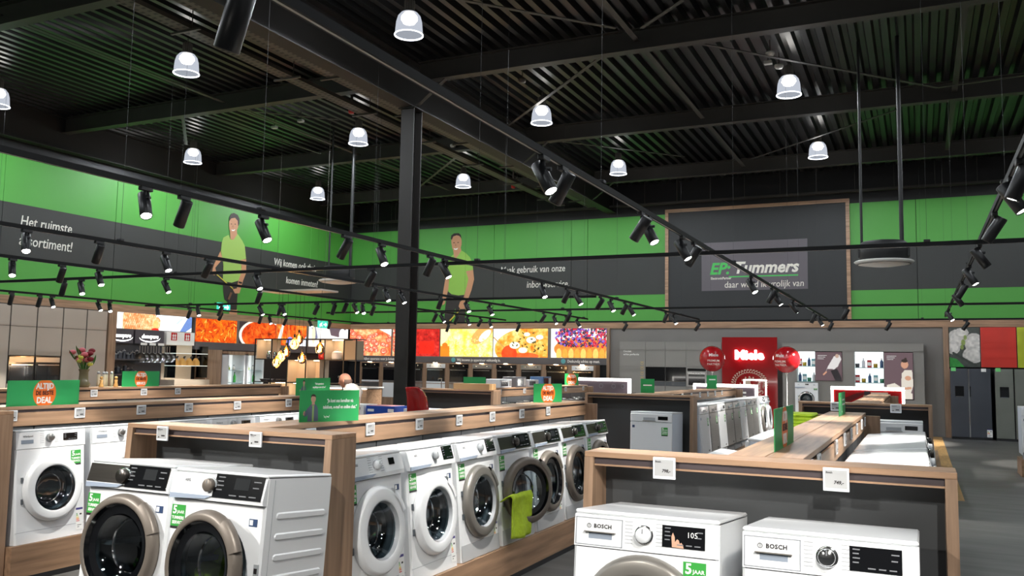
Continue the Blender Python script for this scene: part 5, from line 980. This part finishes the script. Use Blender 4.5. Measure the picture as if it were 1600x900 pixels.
for k, (y, lb) in enumerate(((18.95, 'open white fridge with lit shelves beside the wooden partition'), (19.75, 'open white fridge with lit shelves, second from the wooden partition'))):
    t = thing('open_fridge', lb, 'fridge', (-17.8, y, 0), group='open built-in fridges'); LF = mat('fridge_inner', (236, 242, 240), .4, emit=.55)
    B('inner_back', (-.5, .02, .3), (-.46, .68, 1.88), LF, t); B('top', (-.5, 0, 1.85), (0, .7, 1.95), WZ, t); B('base', (-.5, 0, 0), (0, .7, .3), WZ, t)
    for a in (0, .66): B('side', (-.5, a, .3), (0, a+.04, 1.88), WHITE2, t)
    for z in (.7, 1.05, 1.4): B('glass_shelf', (-.46, .04, z), (-.05, .66, z+.012), SHELFG, t)
    for j, (yy, z, m, h_) in enumerate(((.5, 1.06, STGREEN, .28), (.2, 1.06, ORANGE, .14), (.25, 1.42, LIME, .1), (.45, 1.42, PWHITE, .12))):
        o = thing('bottle', '%s %s in the %s open fridge' % (('green', 'orange', 'lime', 'white')[j], ('tall bottle', 'small jar', 'low bowl', 'carton jar')[j], ORD[k]), 'bottle', (-18.0, y+yy, z), group='food in the open fridges'); obj('glass', G().lathe([(0, 0), (.04, 0), (.042, h_*.6), (.015, h_*.85), (.015, h_), (0, h_)], 12), m, o); obj('cap', G().tube((0, 0, h_), (0, 0, h_+.02), .018, 8), PDARK, o)
# open shelving rack with lit cream boxes
t = thing('open_rack', 'black open shelving rack with lit cream boxes in the kitchen corner', 'shelf', (-15.1, 17.0, 0)); g0 = lambda px, py: ony(px, py, 17.0)
for px in (398, 424, 449, 478, 507, 537, 556): x = g0(px, 560)[0]+15.1; B('upright', (x-.012, -.012, 0), (x+.012, .012, 2.24), BLACK, t); 
for z in (2.22, 1.72, 1.16): B('rail', (0, -.012, z), (3.08, .012, z+.024), BLACK, t); B('shelf', (0, 0, z), (3.08, .38, z+.02), mat('shelf_dark', (80, 80, 86), .4), t)
for (a, b, z0, z1) in ((400, 423, 1.745, 2.22), (507, 537, 1.745, 2.22), (450, 477, 1.185, 1.72), (479, 500, 1.185, 1.72), (421, 448, .6, 1.16), (449, 476, .6, 1.16)):
    x0, x1 = g0(a, 560)[0]+15.1, g0(b, 560)[0]+15.1; bx_ = B('cream_box_back', (x0, .34, z0), (x1, .36, z1), CREAM, t)
    for q in ((x0, x0+.02), (x1-.02, x1)): B('box_side', (q[0], 0, z0), (q[1], .34, z1), CREAM, bx_)
    B('box_lamp', (x0+.1, .15, z1-.012), (x1-.1, .2, z1-.004), mat('warm_led', (255, 226, 186), .5, emit=24), bx_)
x0, x1 = g0(537, 560)[0]+15.1, g0(556, 560)[0]+15.1; B('taupe_box', (x0+.02, 0, 1.745), (x1-.02, .34, 2.2), mat('taupe_box', (150, 134, 112), .5), t)
for nm, px, z, m, lb in (('teapot', 418, 1.745, CHROME, 'steel kettle in the left lit box of the rack'), ('dutch_oven', 521, 1.745, WHITE2, 'white casserole in the right lit box of the rack'), ('red_pot', 500, 1.745, REDB, 'red pot on the rack below the single amber bulb')):
    o = thing(nm, lb, 'pot', (g0(px, 550)[0], 17.15, z)); obj('pot_body', G().lathe([(0, 0), (.11, 0), (.13, .04), (.13, .15), (.12, .17)], 20), m, o); obj('lid', G().lathe([(.125, .17), (.08, .2), (0, .21)], 20), m, o); obj('knob', G().ball((0, 0, .225), .02, 10, 6), STEEL, o)
for k, px in enumerate((404, 414, 430, 440)):
    o = thing('serving_dish', 'low steel serving dish, %s from left on the lowest rack shelf' % ORD[k], 'dish', (g0(px, 590)[0], 17.18, 1.184), group='serving dishes on the rack'); obj('bowl', G().lathe([(0, 0), (.06, 0), (.1, .05), (.104, .052)], 18), CHROME, o); obj('rim', G().lathe([(.1, .05), (.112, .054), (.1, .058)], 18), STEEL, o)
# amber bulbs
AMB = mat('amber_glass', (255, 196, 110), .2, emit=1.6); FIL = mat('filament', (255, 226, 160), .4, emit=16)
zc = ony(465, 457, 16.0)[2]
t = thing('ceiling_canopy', 'pale canopy plate from which the amber bulbs hang', 'canopy', (-12.95, 16.0, zc)); B('plate', (-.85, -.32, 0), (.85, .32, .04), mat('canopy_pale', (190, 180, 170), .5), t, .004)
for s in (-.7, .7): obj('canopy_wire', G().tube((s, 0, .04), (s, 0, ZC-zc), .004, 5), FLANGE, t)
for k, (px, py) in enumerate(((432, 567), (438, 559), (447, 551), (460, 538), (467, 531), (472, 561), (500, 546))):
    x, y, z = ony(px, py, 16.0+.24*((k % 3)-1)); o = thing('amber_bulb', 'glowing amber glass bulb, %s' % ['lowest of the left cluster', 'second lowest of the left cluster', 'third of the left cluster', 'fourth of the left cluster', 'topmost of the left cluster', 'single one in the middle below the cluster', 'rightmost above the red pot'][k], 'bulb', (x, y, z), group='amber pendant bulbs')
    obj('glass_globe', G().lathe([(0, -.115), (.05, -.1), (.09, -.06), (.105, 0), (.095, .05), (.055, .11), (.025, .14), (.025, .17)], 20), glassmat('amber_clear', (255, 190, 110), .05, .9, .12), o)
    obj('filament', G().lathe([(0, -.06), (.03, -.05), (.035, .02), (.02, .09), (0, .1)], 10), FIL, o); obj('socket', G().tube((0, 0, .16), (0, 0, .23), .022, 10), BLACK, o); obj('cord', G().tube((0, 0, .23), (0, 0, max(.3, zc-z)), .004, 5), BLACK, o)
    l = bpy.data.lights.new('bulb_light', 'POINT'); l.energy = 9; l.color = (1, .62, .28); l.shadow_soft_size = .1; lo = bpy.data.objects.new('bulb_light', l); col.objects.link(lo); lo.parent = o; lo.location = (0, -.14, -.1)
# oven wall
for i in range(10):
    x = -17.43+.862*i
    t = thing('oven_unit', 'wooden tall unit with built-in oven, %s from the left under the food pictures' % ORD[i], 'oven unit', (x, 25.0, 0), group='built-in ovens along the back wall')
    B('carcass', (-.1, .02, 0), (.76, .42, 1.73), WZ, t); f = STEEL if i % 3 else WHITE2
    B('oven_door', (.02, -.012, 1.12), (.68, .02, 1.55), GLOSSK, t); B('oven_trim', (.0, -.004, 1.06), (.7, .019, 1.12), f, t); B('control_strip', (.0, -.014, 1.56), (.7, .02, 1.7), f if i % 2 else GLOSSK, t)
    B('oven_handle', (.06, -.05, 1.49), (.64, -.03, 1.515), CHROME, t); 
    for s in (.15, .55): obj('oven_knob', G().lathe([(0, -.03), (.02, -.03), (.02, 0)], 12, 'y', (s, -.014, 1.63)), CHROME, t)
    B('lower_front', (.0, 0, .55), (.7, .02, 1.04), WHITE2 if i % 2 else STEEL, t); B('drawer', (.0, 0, .1), (.7, .02, .53), WZ, t)
    o = B('added_lamp', (.3, -.1, 1.725), (.4, .0, 1.735), mat('warm_led', (255, 226, 186), .5, emit=24), t)  # small glowing strip added to brighten the oven fronts
for i, (x, w_) in enumerate(((-17.2, 2.4), (-13.6, 2.2))):
    t = thing('kitchen_island', 'wooden kitchen island with white worktop, %s of two before the oven wall' % ('left' if i == 0 else 'right'), 'kitchen island', (x, 21.5, 0), group='kitchen islands'); B('base', (0, 0, 0), (w_, .8, .9), WX, t); B('worktop', (-.05, -.05, .93), (w_+.05, .85, .97), PWHITE, t, .004); B('light_line', (0, -.03, .9), (w_, .0, .925), LEDW, t)
    o = thing('tap', 'chrome tap on the %s kitchen island' % ('left' if i == 0 else 'right'), 'tap', (x+w_*.5, 21.9, .97)); obj('tap_stem', G().tube((0, 0, 0), (0, 0, .3), .014, 10), CHROME, o); obj('tap_spout', G().tube((0, 0, .3), (0, -.18, .3), .012, 10).tube((0, -.18, .3), (0, -.18, .25), .012, 10), CHROME, o); obj('tap_lever', G().tube((0, 0, .1), (.08, 0, .14), .007, 8), CHROME, o)
# exit signs
EX = mat('exit_teal', (60, 190, 170), .4, emit=.9)
for px, py, X, lb in ((350, 480, -18.05, 'green exit sign with arrow below the printed man on the left wall'), (505, 507, -18.05, 'green exit sign with running figure near the wall corner')):
    x, y, z = onx(px, py, X); t = thing('exit_sign', lb, 'exit sign', (x, y, z), group='green exit signs'); B('sign_box', (-.04, -.25, -.12), (0, .25, .12), EX, t); PL = mat('exit_white', (240, 255, 250), .4, emit=1.5)
    obj('arrow', slab([(.02, .02), (.12, .02), (.12, .07), (.2, 0), (.12, -.07), (.12, -.02), (.02, -.02)], F_X, .001, .003), PL, t); obj('running_figure', slab([(-.18, -.08), (-.14, -.08), (-.11, -.01), (-.07, -.07), (-.04, -.06), (-.09, .02), (-.05, .04), (-.06, .06), (-.12, .05), (-.17, 0), (-.19, .01)], F_X, .001, .003), PL, t); B('sign_arm', (-.35, -.02, .1), (-.04, .02, .14), BLACK, t)
# ---- things on the far left gondola
yv = onx(130, 600, -10.12)[1]
t = thing('flower_vase', 'glass vase with pink and dark red flowers on the far left gondola', 'vase', (-10.12, yv, 1.28)); obj('vase_body', G().lathe([(0, 0), (.07, 0), (.09, .04), (.06, .09), (.055, .2), (.07, .24)], 20), mat('vase_olive', (120, 112, 84), .2), t)
for k in range(26):
    a = random.random()*6.28; r_ = random.random()*.15; x, y, z = r_*math.cos(a), r_*math.sin(a), .3+random.random()*.2; m = (mat('petal_pink', (230, 120, 130), .6), mat('petal_dark', (130, 16, 34), .6), mat('petal_yellow', (200, 200, 80), .6), mat('leaf_green', (70, 120, 50), .6))[k % 4]
    f_ = obj('flower_head' if k % 4 < 3 else 'leaf', G().ball((x, y, z), .045 if k % 4 < 2 else .035, 9, 6, (1, 1, .7)) if k % 4 < 3 else cloth(3, 5, lambda u, v, x=x, y=y, z=z: (x+(u-.5)*.04*math.sin(v*3.1), y+v*.12*math.sin(a), z-.06+v*.14)), m, t)
    obj('flower_stem', G().tube((x*.2, y*.2, .2), (x, y, z), .004, 5), mat('leaf_green', (70, 120, 50), .6), t)
for k in range(9):
    px = (157, 163, 169, 175, 214, 219, 224, 229, 234)[k]; y = onx(px, 592, -10.2)[1]; o = thing('spice_mill', 'white and steel mill, %s of the row on the far left gondola' % ORD[k], 'mill', (-10.24+.03*(k % 2), y, 1.28), group='white mills'); obj('mill_body', G().lathe([(0, 0), (.024, 0), (.024, .15), (.018, .17), (0, .17)], 12), mat('mill_cream', (206, 200, 178), .4), o); obj('mill_cap', G().lathe([(.02, .17), (.022, .2), (0, .21)], 12), STGREEN if k > 3 else STEEL, o)
for k, px in enumerate((160, 183)):
    y = onx(px, 595, -10.0)[1]; o = thing('pepper_mill', 'turned wooden pepper mill, %s of two' % ('left' if k == 0 else 'right'), 'mill', (-10.02, y, 1.28), group='wooden pepper mills'); obj('mill_base', G().lathe([(0, 0), (.03, 0), (.03, .02), (.018, .06), (.022, .1), (0, .1)], 14), mat('mill_wood', (196, 150, 84), .5), o); obj('mill_head', G().ball((0, 0, .125), .022, 12, 8), mat('mill_wood', (196, 150, 84), .5), o)
# tool trolley with teal boxes
x, y, z = ony(372, 612, 14.6); t = thing('utility_trolley', 'teal utility trolley with crates in front of the open fridges', 'trolley', (x, y, 0), .3)
for a in (-.35, .35):
    for b in (-.2, .2): obj('post', G().tube((a, b, .08), (a, b, .95), .015, 8), mat('trolley_teal', (30, 130, 130), .4), t); obj('castor', G().ball((a, b, .04), .04, 10, 6), RUBBER, t)
for h_ in (.3, .9): B('tray', (-.38, -.24, h_), (.38, .24, h_+.06), mat('trolley_teal', (30, 130, 130), .4), t, .005)
for k, (dx, m, lb) in enumerate(((.05, mat('lid_red', (176, 30, 36), .4), 'red crate on the teal trolley'), (.3, BLUE, 'blue crate on the teal trolley'), (-.25, mat('trolley_teal', (30, 130, 130), .4), 'teal crate on the teal trolley'))):
    o = thing('crate', lb, 'crate', (x+dx*.95-.02, y+dx*.3, .96), .3, 'crates on the teal trolley'); B('crate_body', (-.1, -.14, 0), (.1, .14, .14), m, o, .004); B('crate_rim', (-.11, -.15, .13), (.11, .15, .15), m, o, .003)
# ---- seated man
x, y, _ = ony(548, 596, 12.6)
t = thing('bar_stool', 'tall black stool under the bald man', 'stool', (x+.05, y, 0)); obj('stool_seat', G().lathe([(0, .6), (.17, .6), (.19, .62), (.18, .65), (0, .66)], 20), PDARK, t); obj('stool_post', G().tube((0, 0, .02), (0, 0, .6), .025, 10), CHROME, t); obj('stool_foot', G().lathe([(0, 0), (.22, 0), (.22, .015), (.03, .03), (0, .03)], 22), CHROME, t)
man = thing('person', 'bald man in a pale shirt sitting with lowered head behind the green portrait signs', 'person', (x+.05, y, 0), math.pi-.35+YAW)
# local frame: +x is where he faces
J = [((0, 0, .74), .15), ((.0, 0, .94), .15), ((.0, 0, 1.12), .165), ((.02, 0, 1.24), .12), ((.07, 0, 1.3), .06),
     ((.0, .17, 1.2), .075), ((.08, .25, .95), .05), ((.34, .2, .86), .04), ((.0, -.17, 1.2), .075), ((.08, -.25, .95), .05), ((.34, -.2, .86), .04),
     ((.08, .1, .7), .1), ((.42, .12, .66), .075), ((.4, .12, .34), .05), ((.42, .12, .16), .045), ((.54, .12, .12), .04), ((.08, -.1, .7), .1), ((.42, -.12, .66), .075), ((.4, -.12, .34), .05), ((.42, -.12, .16), .045), ((.54, -.12, .12), .04)]
Ed = [(0, 1), (1, 2), (2, 3), (3, 4), (3, 5), (5, 6), (6, 7), (3, 8), (8, 9), (9, 10), (0, 11), (11, 12), (12, 13), (13, 14), (14, 15), (0, 16), (16, 17), (17, 18), (18, 19), (19, 20)]
me = bpy.data.meshes.new('body'); me.from_pydata([j[0] for j in J], Ed, []); bo = obj('body', me, mat('shirt_pale', (206, 196, 186), .7), man); bo.modifiers.new('skin', 'SKIN')
for i, j in enumerate(J): me.skin_vertices[0].data[i].radius = (j[1], j[1])
me.skin_vertices[0].data[0].use_root = True; bo.modifiers.new('sub', 'SUBSURF').levels = 2; bo.modifiers['sub'].render_levels = 2
SK = mat('skin', (206, 140, 112), .55)
g = G().ball((.16, 0, 1.36), .115, 24, 16, (1.0, .8, 1.08)); 
for i, v in enumerate(g.v):
    dx, dy, dz = v[0]-.16, v[1], v[2]-1.36
    if dx > 0 and dz < 0: dx *= 1.0+.15*min(1, -dz/.1); dy *= .88
    g.v[i] = (.16+dx*math.cos(.35)+dz*math.sin(.35), dy, 1.36-dx*math.sin(.35)+dz*math.cos(.35))
hd = obj('head', g, SK, man); obj('neck', G().tube((.09, 0, 1.2), (.14, 0, 1.31), .055, 14, .052), SK, man)
obj('nose', G().ball((.275, 0, 1.31), .02, 10, 8, (1.1, .8, 1.2)), SK, hd)
for s in (-1, 1): obj('ear', G().ball((.145, s*.092, 1.345), .026, 10, 8, (.8, .4, 1.2)), SK, hd); obj('eye', G().ball((.258, s*.036, 1.345), .011, 8, 6), PDARK, hd)
obj('mouth', G().ball((.235, 0, 1.27), .022, 10, 6, (.5, 1, .25)), mat('lip', (170, 92, 84), .5), hd)
g = G().ball((.13, 0, 1.35), .112, 20, 12, (.92, .84, .9)); g2 = G(); keep = [f for f in g.f if all(g.v[i][2] < 1.39 and g.v[i][0] < .14 and g.v[i][2] > 1.27 for i in f)]; g2.v = g.v; g2.f = keep; g2.smooth = [True]*len(keep); obj('hair', g2, mat('hair_grey', (120, 96, 84), .8), hd)
obj('collar', G().lathe([(.08, 1.25), (.088, 1.28), (.07, 1.3)], 16, 'z', (.06, 0, 0)), mat('shirt_pale', (206, 196, 186), .7), man)
for s in (-1, 1):
    h = G().ball((.39, s*.2, .86), .04, 12, 8, (1.1, .9, .5))
    for k in range(4): h.tube((.42, s*.2-.026+.017*k, .86), (.48-.006*abs(k-1.5), s*.2-.028+.018*k, .845), .0085, 8, .007).tube((.48-.006*abs(k-1.5), s*.2-.028+.018*k, .845), (.505-.008*abs(k-1.5), s*.2-.028+.018*k, .82), .0075, 8, .006)
    h.tube((.39, s*.2-s*.035, .86), (.43, s*.2-s*.06, .85), .01, 8, .008); obj('hand', h, SK, man)
